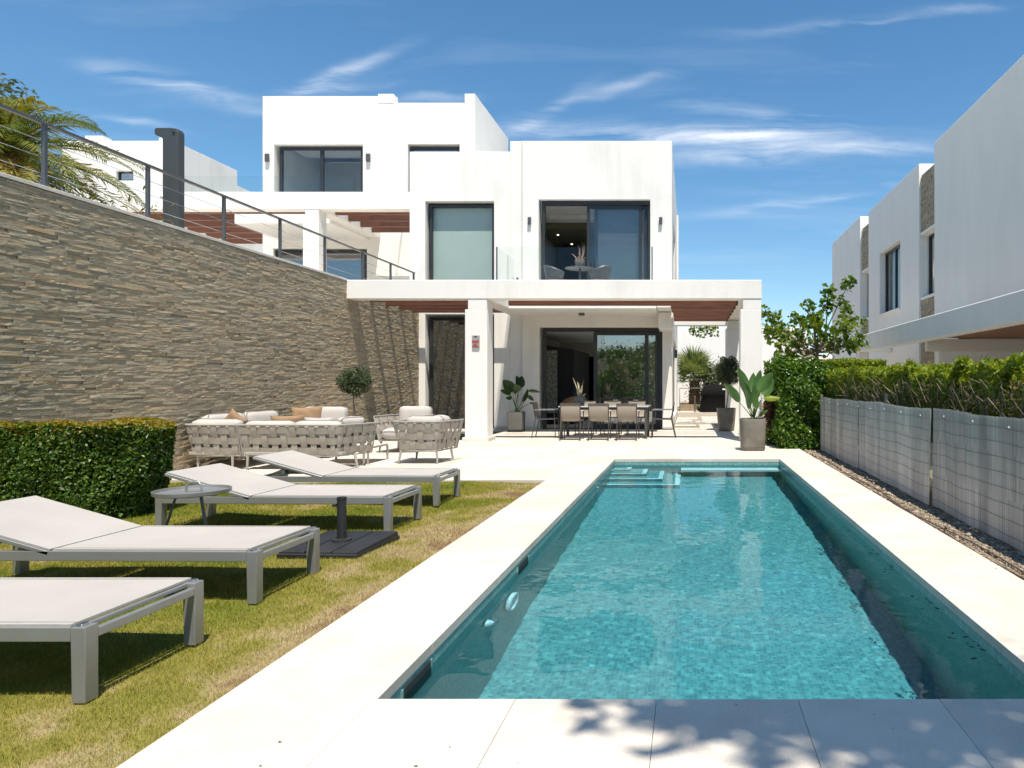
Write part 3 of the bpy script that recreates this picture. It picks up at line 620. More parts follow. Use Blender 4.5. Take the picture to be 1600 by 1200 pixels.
# ------------------------------------------------------------------ main villa
def villa():
    v = thing('white_villa', 'white flat roofed two storey villa with black framed windows behind the pool', 'house')
    wl = MB()
    # left-hand facade: tall window below, blind window above, holes (x0,x1,z0,z1)
    rect_wall(wl, -7.69, -4.93, -.3, 7.64, 19.0, 19.3, [(-7.26, -5.37, .0, 3.16), (-7.26, -5.37, 3.55, 6.27)])
    wl.build('facade_wall', 'plaster', v)
    wl = MB(); rect_wall(wl, -4.93, -4.572, -.3, 7.93, 19.002, 19.3, []); wl.build('facade_wall', 'plaster', v)
    wl = MB()
    rect_wall(wl, -4.572, -.472, -.3, 7.90, 18.9, 19.25, [(-4.10, -.735, .0, 2.80), (-4.12, -1.07, 3.55, 6.29)])
    wl.build('facade_wall', 'plaster', v)
    wl = MB(); rect_wall(wl, 19.251, 27.5, -.3, 7.88, -.472, -.75, [(20.6, 25.4, .25, 2.65), (20.4, 23.4, 3.9, 6.1)], 'x'); wl.build('side_wall', 'plaster', v)
    window(v, 20.62, 25.38, .27, 2.63, -.64, .06, (.33, .66), 'glass', axis='x'); window(v, 20.42, 23.38, 3.92, 6.08, -.64, .06, (.5,), 'glass', axis='x')  # unseen side windows, added to let daylight into the rooms
    MB().box(-.471, -.40, 25.6, 26.4, 3.5, 7.5).build('side_fin', 'plaster', v)
    MB().box(-7.69, -7.4, 19.301, 27.5, 3.4, 7.62).build('side_wall', 'plaster', v)
    MB().box(-7.69, -.48, 27.2, 27.5, -.3, 7.6).build('rear_wall', 'plaster', v)
    MB().box(-7.39, -.76, 19.31, 27.19, 6.95, 7.15).build('roof', 'ceiling', v)
    MB().box(-7.39, -.76, 19.31, 27.19, 3.18, 3.5).build('floor_slab', 'ceiling', v)
    MB().box(-7.39, -.76, 19.05, 27.19, -.1, -.005).build('floor_slab', 'plasterw', v)
    MB().box(-4.95, -4.85, 19.31, 27.19, -.0, 6.9).build('inner_wall', 'room', v)
    # ground floor room: back wall with a dark doorway, dark stair mass, speckled screen
    w = MB(); rect_wall(w, -4.84, -.97, 0, 2.80, 25.9, 26.0, [(-4.16, -3.45, 0, 2.28)]); w.build('inner_wall', 'room', v)
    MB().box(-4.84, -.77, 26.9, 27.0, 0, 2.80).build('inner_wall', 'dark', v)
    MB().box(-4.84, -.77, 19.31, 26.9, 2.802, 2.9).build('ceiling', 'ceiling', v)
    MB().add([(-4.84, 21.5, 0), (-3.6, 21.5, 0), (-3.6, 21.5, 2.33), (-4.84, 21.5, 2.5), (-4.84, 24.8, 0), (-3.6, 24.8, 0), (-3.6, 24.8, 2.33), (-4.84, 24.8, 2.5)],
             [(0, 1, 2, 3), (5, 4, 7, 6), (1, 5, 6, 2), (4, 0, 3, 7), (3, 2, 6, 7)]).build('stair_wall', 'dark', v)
    MB().box(-4.6, -4.1, 21.45, 21.49, .35, 2.3).build('speckled_panel', 'pebbled', v)
    MB().box(-.96, -.77, 19.4, 20.5, 0, 2.80).build('inner_wall', 'room', v)
    # upper room: cove ceiling, brown wall, two lit downlights
    MB().box(-4.84, -.77, 19.31, 22.0, 6.55, 6.7).box(-4.84, -4.4, 19.31, 24, 6.40, 6.54).box(-4.39, -.77, 21.6, 24, 6.40, 6.54).build('cove_ceiling', 'ceiling', v)
    MB().box(-4.84, -.77, 22.05, 26.9, 6.2, 6.39).build('dropped_ceiling', 'roomb', v)
    MB().box(-3.75, -.77, 23.9, 24.0, 3.51, 6.19).build('inner_wall', 'roomb', v)
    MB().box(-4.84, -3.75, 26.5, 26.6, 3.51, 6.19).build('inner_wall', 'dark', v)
    for x, y in ((-4.35, 22.9), (-4.15, 24.4)):
        MB().lathe([(.018, 0), (.03, .0), (.03, .02)], (x, y, 6.175), 16).build('downlight', 'lamp', v)
    # windows
    M['glassr'] = glass_mat('reflective_tall_window_glass', (.6, .66, .66), 1.8, .32)
    w = window(v, -7.20, -5.39, .02, 3.10, 19.16, .085, (), 'glassr')
    MB().box(-7.2, -5.39, 19.3, 19.34, 2.98, 3.16).build('blind_box', 'blind', v)
    window(v, -7.20, -5.39, 3.56, 6.22, 19.16, .075, (), 'glass')
    MB().box(-7.15, -5.42, 19.285, 19.292, 3.6, 6.16).build('roller_blind', 'blind', v)
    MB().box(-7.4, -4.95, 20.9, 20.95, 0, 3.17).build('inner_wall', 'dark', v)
    # ground sliding door: fixed frame, open left bay, two stacked leaves to the right
    fr = MB(); y = 19.05
    fr.box(-4.05, -.735, y, y+.16, 2.70, 2.79, .5); fr.box(-4.05, -3.96, y, y+.16, .0, 2.699, .5); fr.box(-.83, -.735, y, y+.16, .0, 2.699, .5); fr.box(-3.959, -.831, y, y+.16, .0, .03, .5)
    fr = fr.build('door_frame', 'frame', v, bevel=.004, seg=1)
    def leaf(x0, x1, z0, z1, y, t, g='glassd'):
        m = MB(); m.box(x0, x1, y, y+.055, z1-.1, z1, .5); m.box(x0, x1, y, y+.055, z0, z0+.1, .5); m.box(x0, x0+t, y, y+.055, z0+.1, z1-.1, .5); m.box(x1-t, x1, y, y+.055, z0+.1, z1-.1, .5)
        o = m.build('door_leaf', 'frame', v, bevel=.004, seg=1)
        MB().box(x0+t, x1-t, y+.022, y+.034, z0+.1, z1-.1).build('pane', g, o); return o
    o = leaf(-2.64, -1.13, .035, 2.695, 19.07, .10)
    MB().box(-2.585, -2.56, 19.04, 19.069, .95, 1.25).build('handle', 'frame', o)
    leaf(-2.45, -.84, .035, 2.695, 19.14, .10)
    # upper sliding door
    fr = MB(); y = 19.0
    fr.box(-4.05, -1.07, y, y+.16, 6.18, 6.28, .5); fr.box(-4.05, -3.97, y, y+.16, 3.55, 6.179, .5); fr.box(-1.14, -1.07, y, y+.16, 3.55, 6.179, .5)
    fr.build('door_frame', 'frame', v, bevel=.004, seg=1)
    leaf(-2.82, -1.30, 3.555, 6.17, 19.02, .09, 'glassm'); leaf(-2.62, -1.15, 3.555, 6.17, 19.09, .09, 'glassm')
    MB().box(-2.6, -1.15, 19.22, 19.235, 3.56, 6.15).build('sheer_blind', 'sheer', v)
    # balcony slab with its bracket and drip
    MB().box(-4.44, -.81, 16.95, 18.899, 3.10, 3.49).build('balcony_slab', 'ceiling', v, bevel=.01, seg=1)
    MB().box(-.80, -.42, 17.8, 18.899, 2.68, 3.10).build('beam_bracket', 'plaster', v, bevel=.01, seg=1)
    MB().box(-7.44, -4.2, 18.88, 18.995, .0, .10).build('skirting', 'cap', v) if False else None
    MB().box(-5.3, -4.575, 18.985, 18.999, .0, .09).box(-4.57, -4.105, 18.885, 18.899, .0, .09).box(-.73, -.475, 18.885, 18.899, .0, .09).build('skirting', 'cap', v)
    # glass balustrade
    bal = MB().box(-4.80, -4.77, 17.17, 17.2, 3.51, 4.66, .5).build('balustrade', 'rail', v); MB().box(-.94, -.91, 17.17, 17.2, 3.51, 4.66, .5).build('post', 'rail', bal)
    MB().box(-4.765, -3.30, 17.18, 17.192, 3.52, 4.65).build('glass_panel', 'glassb', bal); MB().box(-3.285, -.945, 17.18, 17.192, 3.52, 4.65).build('glass_panel', 'glassb', bal)
    MB().box(-4.792, -4.78, 17.21, 18.85, 3.52, 4.65).build('glass_panel', 'glassb', bal); MB().box(-.93, -.918, 17.21, 18.85, 3.52, 4.65).build('glass_panel', 'glassb', bal)
    # up-down wall lights
    def wl_(x, y, z, sx=.09, s=.20, h='villa'):
        o = MB().box(x-.045, x+.045, y-.075, y-.025, z-.1, z+.1, .5).build('wall_light', 'rail', v, bevel=.006, seg=1)
        MB().box(x-.02, x+.02, y-.025, y, z-.04, z+.04, .5).build('bracket', 'rail', o)
    wl_(-4.36, 18.9, 5.70); wl_(-.78, 18.9, 5.70)
    o = MB().box(-.45, -.37, 21.2, 21.3, 2.05, 2.3, .5).build('wall_light', 'rail', v, bevel=.006, seg=1)
    MB().box(-2.87, -2.73, 17.9, 18.04, 3.03, 3.098, .5).build('ceiling_spotlight', 'rail', v, bevel=.006, seg=1)
    MB().tube([(-4.75, 18.995, 1.2), (-4.75, 18.985, 1.2)], .022, 12).build('wall_socket', 'rail', v)
    MB().tube([(-4.72, 19.0, 4.15), (-4.72, 18.98, 4.15)], .03, 12).build('wall_socket', 'rail', v)
    MB().box(-4.584, -4.576, 18.955, 18.999, 3.5, 7.9).build('block_seam_strip', 'rail', v)  # thin dark strip along the line where the two facade blocks meet
    # ground floor room furniture seen through the open door
    c = thing('tan_lounge_chair', 'round backed tan chair just inside the open ground floor door', 'chair', (-3.3, 19.9, 0), R(200))
    mb = MB()
    vs = []; n = 18
    for j in range(7):
        for i in range(n+1):
            a = math.pi*(i/n)*1.15-.24; rr = .36+.03*j/6; h = .42+(.48*math.sin(math.pi*min(max((i/n), 0.02), .98))**.45)*j/6
            vs.append((rr*math.cos(a), rr*math.sin(a), h))
    mb.add(vs, [(j*(n+1)+i, j*(n+1)+i+1, (j+1)*(n+1)+i+1, (j+1)*(n+1)+i) for j in range(6) for i in range(n)], .5)
    o = mb.build('backrest', 'tan', c, smooth=True); md = o.modifiers.new('s', 'SOLIDIFY'); md.thickness = .05
    MB().lathe([(.0, .36), (.34, .36), (.37, .40), (.34, .46), (.0, .47)], (0, 0, 0), 24).build('seat', 'tan', c, smooth=True)
    for a in (45, 135, 225, 315): MB().tube([(.22*math.cos(R(a)), .22*math.sin(R(a)), .36), (.3*math.cos(R(a)), .3*math.sin(R(a)), 0)], .014, 8).build('leg', 'chairleg', c)
villa()

# ------------------------------------------------------------------ lower pergola
def pergola():
    p = thing('poolside_pergola', 'white pergola with dark wood slats over the ground floor terrace', 'pergola')
    MB().box(-7.46, 1.573, 15.0, 15.36, 3.10, 3.51).build('beam', 'plaster', p, bevel=.012, seg=1)
    MB().box(-4.87, -4.45, 15.362, 18.895, 3.12, 3.49).build('beam', 'plaster', p, bevel=.01, seg=1)
    MB().box(1.13, 1.52, 15.362, 20.6, 3.12, 3.49).build('beam', 'plaster', p, bevel=.01, seg=1)
    MB().box(-.80, -.45, 16.95, 18.89, 3.12, 3.488).build('beam', 'plaster', p, bevel=.01, seg=1) 
    MB().box(-.45, 1.50, 20.602, 20.9, 3.0, 3.21).build('beam', 'plaster', p, bevel=.01, seg=1)
    def column(x0, x1, y0, y1, neck=.07, base=False, side=0):
        c = MB().box(x0, x1, y0, y1, 0, 2.87, .5).build('column', 'plaster', p, bevel=.012, seg=1)
        MB().box(x0+neck, x1-.005, y0+.004, y1-.005, 2.871, 3.10, .5).build('neck', 'plaster', c)
        if base: MB().box(x0-.045, x1+.045, y0-.045, y1+.045, 0, .09, .5).build('plinth', 'cap', c, bevel=.004, seg=1)
        return c
    column(-4.875, -4.39, 15.01, 15.46, .07, True)
    column(1.11, 1.568, 15.01, 15.46, .06)
    column(1.07, 1.46, 20.1, 20.55, .05)
    def slat(x0, x1, y, z=3.165): MB().box(x0, x1, y, y+.10, z, z+.165).build('wooden_slat', 'wood', p, bevel=.006, seg=1)
    for y in (16.05, 16.9, 17.7, 18.5): slat(-7.42, -4.875, y)
    slat(-4.2, 1.128, 16.05, 3.075)
    for y in (16.85, 17.6, 18.4, 19.2, 20.05): slat(-.445, 1.128, y, 3.075)
    # small red and grey alarm sign on the column
    s = thing('alarm_sign', 'small grey and red plate fixed high on the left pergola column', 'sign', (-4.63, 15.0, 2.17))
    MB().box(-.082, .082, -.022, .009, -.135, .135, .5).build('plate', 'grey', s, bevel=.004, seg=1)
    MB().box(-.078, .07, -.0262, -.0225, -.03, .025, .5).build('red_panel', 'red', s)
    MB().box(-.078, .07, -.0262, -.0225, -.128, -.105, .5).build('red_panel', 'red', s)
    MB().box(-.025, .025, -.027, -.0225, .095, .12, .5).build('sensor_window', 'dark', s)
    for k in range(3): MB().box(-.06+.01*k, .05-.012*k, -.0262, -.0225, -.095+k*.018, -.088+k*.018, .5).build('print_line', 'tan', s)
pergola()

# ------------------------------------------------------------------ upper villa, upper pergola, shower
def upper():
    u = thing('hillside_villa', 'taller white villa block on the terrace above, left of the pool house', 'house')
    w = MB(); rect_wall(w, -14.82, -10.25, 3.4, 11.25, 24.0, 24.3, [(-14.42, -11.34, 6.9, 9.56), (-14.45, -11.2, 3.45, 5.95)]); w.build('facade_wall', 'plaster', u)
    w = MB(); rect_wall(w, -10.25, -7.80, 3.4, 11.02, 24.002, 24.3, [(-9.78, -7.98, 6.9, 9.58)]); w.build('facade_wall', 'plaster', u)
    MB().box(-10.8, -10.262, 23.99, 24.35, 11.0, 11.32).build('parapet_block', 'plaster', u)
    MB().box(-7.80, -7.44, 23.99, 28.4, 3.4, 11.33).build('side_wall', 'plaster', u)
    MB().box(-14.82, -14.5, 24.301, 30, 3.4, 11.2).build('side_wall', 'plaster', u)
    MB().box(-14.49, -7.81, 28, 28.3, 3.4, 10.9).build('rear_wall', 'plaster', u)
    MB().box(-14.49, -7.81, 24.31, 27.9, 10.2, 10.5).build('roof', 'plaster', u)
    MB().box(-14.49, -7.81, 24.31, 27.9, 6.55, 6.85).build('floor_slab', 'ceiling', u)
    MB().box(-14.4, -7.9, 24.5, 26, 9.75, 9.9).build('cove_ceiling', 'ceiling', u)
    MB().box(-14.4, -7.9, 27.0, 27.1, 3.6, 9.9).build('inner_wall', 'room', u)
    window(u, -14.30, -11.36, 6.9, 9.52, 24.12, .10, (.5,), 'glassm')
    window(u, -9.74, -8.0, 6.9, 9.52, 24.12, .10, (), 'glassd')
    window(u, -14.43, -11.22, 3.5, 5.93, 24.1, .12, (.5,), 'glassd')
    for x in (-14.62, -11.12):
        o = MB().box(x-.07, x+.07, 23.9, 23.96, 8.95, 9.22, .5).build('wall_light', 'rail', u, bevel=.006, seg=1)
        MB().box(x-.02, x+.02, 23.96, 24.0, 9.04, 9.12, .5).build('bracket', 'rail', o)
    p = thing('upper_pergola', 'white pergola with dark wood slats on the terrace above the stone wall', 'pergola')
    MB().box(-17.4, -7.72, 20.0, 20.36, 6.31, 6.81).build('beam', 'plaster', p, bevel=.012, seg=1)
    MB().box(-11.13, -10.72, 20.362, 23.99, 6.33, 6.79).build('beam', 'plaster', p, bevel=.01, seg=1)
    MB().box(-17.4, -17.0, 20.362, 27, 6.33, 6.79).build('beam', 'plaster', p, bevel=.01, seg=1)
    MB().box(-14.15, -11.131, 21.5, 23.99, 6.24, 6.78).build('ceiling_slab', 'ceiling', p, bevel=.01, seg=1)
    c = MB().box(-11.19, -10.73, 20.01, 20.46, 3.48, 5.95, .5).build('column', 'plaster', p, bevel=.012, seg=1)
    MB().box(-11.12, -10.735, 20.014, 20.45, 5.951, 6.309, .5).build('neck', 'plaster', c)
    MB().box(-17.4, -16.95, 20.01, 20.46, 3.48, 6.31, .5).build('column', 'plaster', p, bevel=.012, seg=1)
    def slat(x0, x1, y): MB().box(x0, x1, y, y+.12, 6.38, 6.58).build('wooden_slat', 'wood', p, bevel=.006, seg=1)
    slat(-16.99, -11.14, 20.75)
    for y in (21.6, 22.5, 23.4, 24.3, 25.2): slat(-16.99, -14.18, y)
    for y in (20.9, 21.7, 22.5, 23.3): slat(-10.71, -7.74, y)
    g = MB().box(-14.9, -14.87, 20.28, 20.31, 6.82, 7.36, .5).build('balustrade', 'rail', p)
    for a, b in ((-16.7, -14.91), (-14.86, -12.6), (-12.58, -9.9)): MB().box(a, b, 20.29, 20.302, 6.82, 7.36).build('glass_panel', 'glassb', g)
    MB().box(-9.9, -9.888, 20.31, 23.9, 6.82, 7.36).build('glass_panel', 'glassb', g)
    # column shower
    s = thing('column_shower', 'dark grey column shower with hooked head behind the railing', 'shower', (-8.35, 11.2, 3.48))
    m = MB(); prof = [(-.135, 0), (.125, 0), (.125, 1.83), (.10, 1.885), (0, 1.90), (-.24, 1.90), (-.27, 1.87), (-.26, 1.79), (-.16, 1.745), (-.135, 1.72)]
    k = len(prof); vs = [(x, -.07, z) for x, z in prof]+[(x, .07, z) for x, z in prof]
    m.add(vs, [tuple(range(k)), tuple(reversed(range(k, 2*k)))]+[(i, k+i, k+(i+1) % k, (i+1) % k) for i in range(k)], .5).build('body', 'shower', s, bevel=.012, seg=2)
    MB().tube([(.05, -.085, 1.82), (.05, -.06, 1.82)], .018, 14).build('button', 'black', s)
    MB().tube([(-.13, -.02, .78), (-.17, -.03, .78), (-.19, -.05, .79)], .014, 8).build('tap', 'steel', s)
    # things standing on the upper terrace
    d = thing('outdoor_speaker', 'small dark boxy speaker on top of the stone wall by the palm', 'speaker', (-9.0, 11.0, 3.5))
    MB().box(-.06, .06, -.05, .05, 0, .24, .5).build('body', 'rail', d, bevel=.01, seg=2)
    # palm behind the railing
    f = thing('far_villa', 'white house with stepped parapet behind the palm at upper left', 'house')
    w = MB(); rect_wall(w, -24.5, -20.72, 3, 10.75, 27.0, 27.3, [(-22.4, -21.72, 9.2, 9.58)]); w.build('facade_wall', 'plaster', f)
    MB().box(-20.72, -20.4, 26.99, 31.2, 3, 10.88).build('side_wall', 'plaster', f)
    MB().box(-23.6, -22.9, 26.998, 27.4, 10.76, 10.95).build('parapet_block', 'plaster', f)
    MB().box(-24.5, -20.73, 30.9, 31.2, 3, 10.7).build('rear_wall', 'plaster', f)
    MB().box(-20.6, -20.4, 31.201, 36, 3, 10.2).build('side_wall', 'plaster', f)
    MB().box(-24.4, -20.8, 27.4, 30.8, 9.8, 10.0).build('roof', 'plaster', f)
    window(f, -22.38, -21.74, 9.22, 9.56, 27.1, .05, (), 'glassd')
upper()

# ------------------------------------------------------------------ neighbour's villa on the right
def neighbour():
    n = thing('neighbour_villa', 'long white neighbouring villa with stone panels beyond the right hedge', 'house')
    zb = -1.5
    def blk(y0, y1, x, z1, holes=()):
        w = MB(); rect_wall(w, y0, y1, zb, z1, x, x+.35, list(holes), 'x'); w.build('facade_wall', 'plasterw', n)
        MB().box(x+.351, x+5, y0+.001, y0+.3, zb, z1-.002).build('end_wall', 'plasterw', n); MB().box(x+.351, x+5, y1-.3, y1-.001, zb, z1-.002).build('end_wall', 'plasterw', n)
        MB().box(x+.36, x+5, y0+.31, y1-.31, z1-.8, z1-.6).build('roof', 'plasterw', n)
    blk(1.0, 17.5, 6.2, 7.36, [(1.3, 15.94, zb, 2.35)])
    MB().box(8.6, 8.8, 1.3, 15.94, zb, 2.36).build('loggia_wall', 'plasterw', n)
    w = MB(); rect_wall(w, 5.76, 8.59, zb, 2.29, 15.95, 16.15, [(6.92, 7.66, -1.2, 1.64)]); w.build('facade_wall', 'plasterw', n)
    window(n, 6.95, 7.63, -1.18, 1.62, 16.02, .06, (), 'glassd')
    MB().box(5.44, 8.59, 15.8, 15.945, 2.0, 2.28).build('loggia_beam', 'plasterw', n)
    blk(18.72, 24.0, 6.22, 7.22, [(20.4, 22.6, 3.5, 5.52)])
    blk(25.1, 30.0, 6.2, 7.34)
    for (y0, y1) in ((17.501, 18.719), (24.001, 25.099)):
        w = MB(); rect_wall(w, y0, y1, zb, 6.9, 6.42, 6.7, [(y0+.12, y1-.02, 3.62, 5.25)], 'x'); w.build('recess_wall', 'plasterw', n)
        # stone cladding: rows of split stone on both panels
        for (z0, z1) in ((5.35, 6.88), (zb+.6, 3.5)):
            mb = MB(); rr = random.Random(int(y0*10)); z = z0
            while z < z1-.02:
                h = min(rr.choice([.05, .06, .075]), z1-z); y = y0+.02
                while y < y1-.02:
                    l = rr.uniform(.15, .4); y2 = min(y+l, y1-.02)
                    mb.box(6.29-rr.uniform(0, .03), 6.42, y+.002, y2-.002, z+.002, z+h-.002, rr.random()); y = y2
                z += h
            mb.build('stone_cladding', 'stone', n, kind='stuff')
        window(n, y0+.14, y1-.04, 3.64, 5.24, 6.47, .06, (), 'glassd', axis='x')
        MB().box(6.26, 6.44, y0+.01, y1-.01, 3.51, 3.58).build('sill', 'plasterw', n)
        MB().box(6.26, 6.418, y0+.01, y1-.01, 5.27, 5.34).build('lintel', 'plasterw', n)
    window(n, 20.44, 22.56, 3.52, 5.50, 6.40, .07, (.5,), 'glass', axis='x')
    MB().box(6.15, 6.40, 20.35, 22.65, 3.43, 3.497).build('sill', 'plasterw', n)
    MB().box(6.62, 6.64, 20.45, 22.55, 3.52, 5.5).build('roller_blind', 'blind', n)
    MB().box(8.9, 9.0, 2, 17, -1.5, 6).box(7.8, 7.9, 19, 29.5, -1.5, 6).build('inner_wall', 'room', n)
    # their pergola
    p = thing('neighbour_pergola', 'white concrete pergola along the side of the right hand villa', 'pergola')
    MB().box(5.12, 5.42, -1, 21.5, 2.22, 2.70).build('beam', 'plasterw', p, bevel=.01, seg=1)
    MB().box(5.421, 6.19, 21.15, 21.5, 2.24, 2.69).build('beam', 'plasterw', p, bevel=.01, seg=1)
    MB().box(5.421, 6.19, 15.6, 15.9, 2.345, 2.69).build('beam', 'plasterw', p, bevel=.01, seg=1)
    for k in range(14): MB().box(5.43+k*.226, 5.43+k*.226+.215, 2.0, 15.79, 2.30, 2.335).build('soffit_board', 'woodl', p)
    for y in (20.9,): MB().box(5.14, 5.40, y, y+.4, zb, 2.22).build('column', 'plasterw', p, bevel=.01, seg=1)
    MB().box(5.7, 6.19, 18.8, 19.1, zb, 1.45).build('garden_wall', 'plasterw', p)
    # low house far behind and boundary wall
    h = thing('distant_white_house', 'low bright white house far behind the tree and the pergola', 'house')
    w = MB(); rect_wall(w, -1.2, 7.7, -1.5, 4.95, 45, 45.4, [(5.2, 6.6, .4, 1.5)]); w.build('facade_wall', 'plasterw', h)
    MB().box(7.3, 8.0, 44.97, 45.3, 2.6, 3.4).build('stone_panel', 'stone', h)
    MB().box(7.35, 7.85, 44.96, 44.99, 2.65, 3.3).build('stone_panel', 'stone', h)
    w = MB(); rect_wall(w, -1.2, 13, -1.5, 3.2, 47, 47.4, []); w.build('facade_wall', 'plasterw', h)
    MB().box(-1.2, 7.7, 45.41, 46.99, 4.0, 4.3).build('roof', 'plasterw', h)
    b = thing('boundary_wall', 'white boundary wall behind the fan palm at the end of the path', 'wall')
    MB().box(-.4, 3.4, 33, 33.3, -.5, 1.9).build('wall_face', 'plasterw', b)
neighbour()
def side_path():
    MB().box(3.62, 14, -6, 34, -2.1, -1.5).build('neighbour_bounce_slab', 'plasterw', kind='structure')  # unseen pale ground slab, added to bounce sunlight onto the neighbour's wall
    MB().box(-.46, 3.4, 26.6, 36, -.3, .16).build('raised_path', 'paving', kind='structure')
    MB().box(-.46, 1.6, 18.902, 26.6, -.05, -.012).build('path_gravel', 'gravel', kind='structure')
    r = struct('side_path')
    for (x0, x1, y0, y1) in ((-.44, .62, 18.92, 19.6), (.66, 1.5, 18.92, 19.6), (-.44, .2, 20.5, 21.2), (.3, .75, 19.75, 21.2), (.9, 1.5, 19.75, 21.2), (-.44, 1.5, 21.6, 22.5), (-.44, .1, 22.8, 24.2), (.2, 1.5, 22.8, 23.4), (.45, 1.5, 23.6, 25.1), (-.44, .3, 24.6, 25.8), (.45, 1.5, 25.3, 26.5)):
        MB().box(x0, x1, y0, y1, -.04, .004).build('paving_slab', 'paving', r, bevel=.003, seg=1)
    MB().box(-.4, 3.3, 28.0, 32.9, .161, .42).build('planting_bed', 'gravel', kind='structure')
    rl = thing('garden_handrail', 'thin grey metal rail in front of the fan palm', 'railing', (0, 0, 0))
    MB().tube([(-.38, 27.4, .16), (-.38, 27.4, 1.08), (1.3, 27.4, 1.08), (1.3, 27.4, .16)], .018, 8).build('frame', 'rail', rl)
    po = thing('path_bollard_light', 'slim grey bollard light on the side path by the fan palm', 'lamp', (.22, 26.9, .16))
    MB().box(-.03, .03, -.03, .03, 0, .62, .5).build('post', 'rail', po, bevel=.006, seg=1)
    g = thing('covered_barbecue', 'barbecue under a black fitted cover behind the pergola column', 'barbecue', (1.02, 26.95, .16), R(8))
    m = MB(); prof = [(.62, 0), (.60, .2), (.55, .62), (.60, .66), (.58, .78), (.44, .98), (.30, 1.05), (.0, 1.06)]
    n = 28; vs = []
    for rad, z in prof:
        for j in range(n):
            a = 2*math.pi*j/n; ca, sa = math.cos(a), math.sin(a); e = .45
            vs.append((rad*math.copysign(abs(ca)**e, ca)*1.0+.01*math.sin(7*a+z*9), .5*rad*math.copysign(abs(sa)**e, sa)+.012*math.sin(9*a+z*5), z+.015*math.sin(5*a)*(z > .3)))
    k = len(prof)
    m.add(vs, [(i*n+j, i*n+(j+1) % n, (i+1)*n+(j+1) % n, (i+1)*n+j) for i in range(k-1) for j in range(n)], .5).build('cover', 'cover', g, smooth=True)
    MB().box(.22, .42, -.30, -.285, .86, .92, .5).build('cover_label', 'white', g)
side_path()

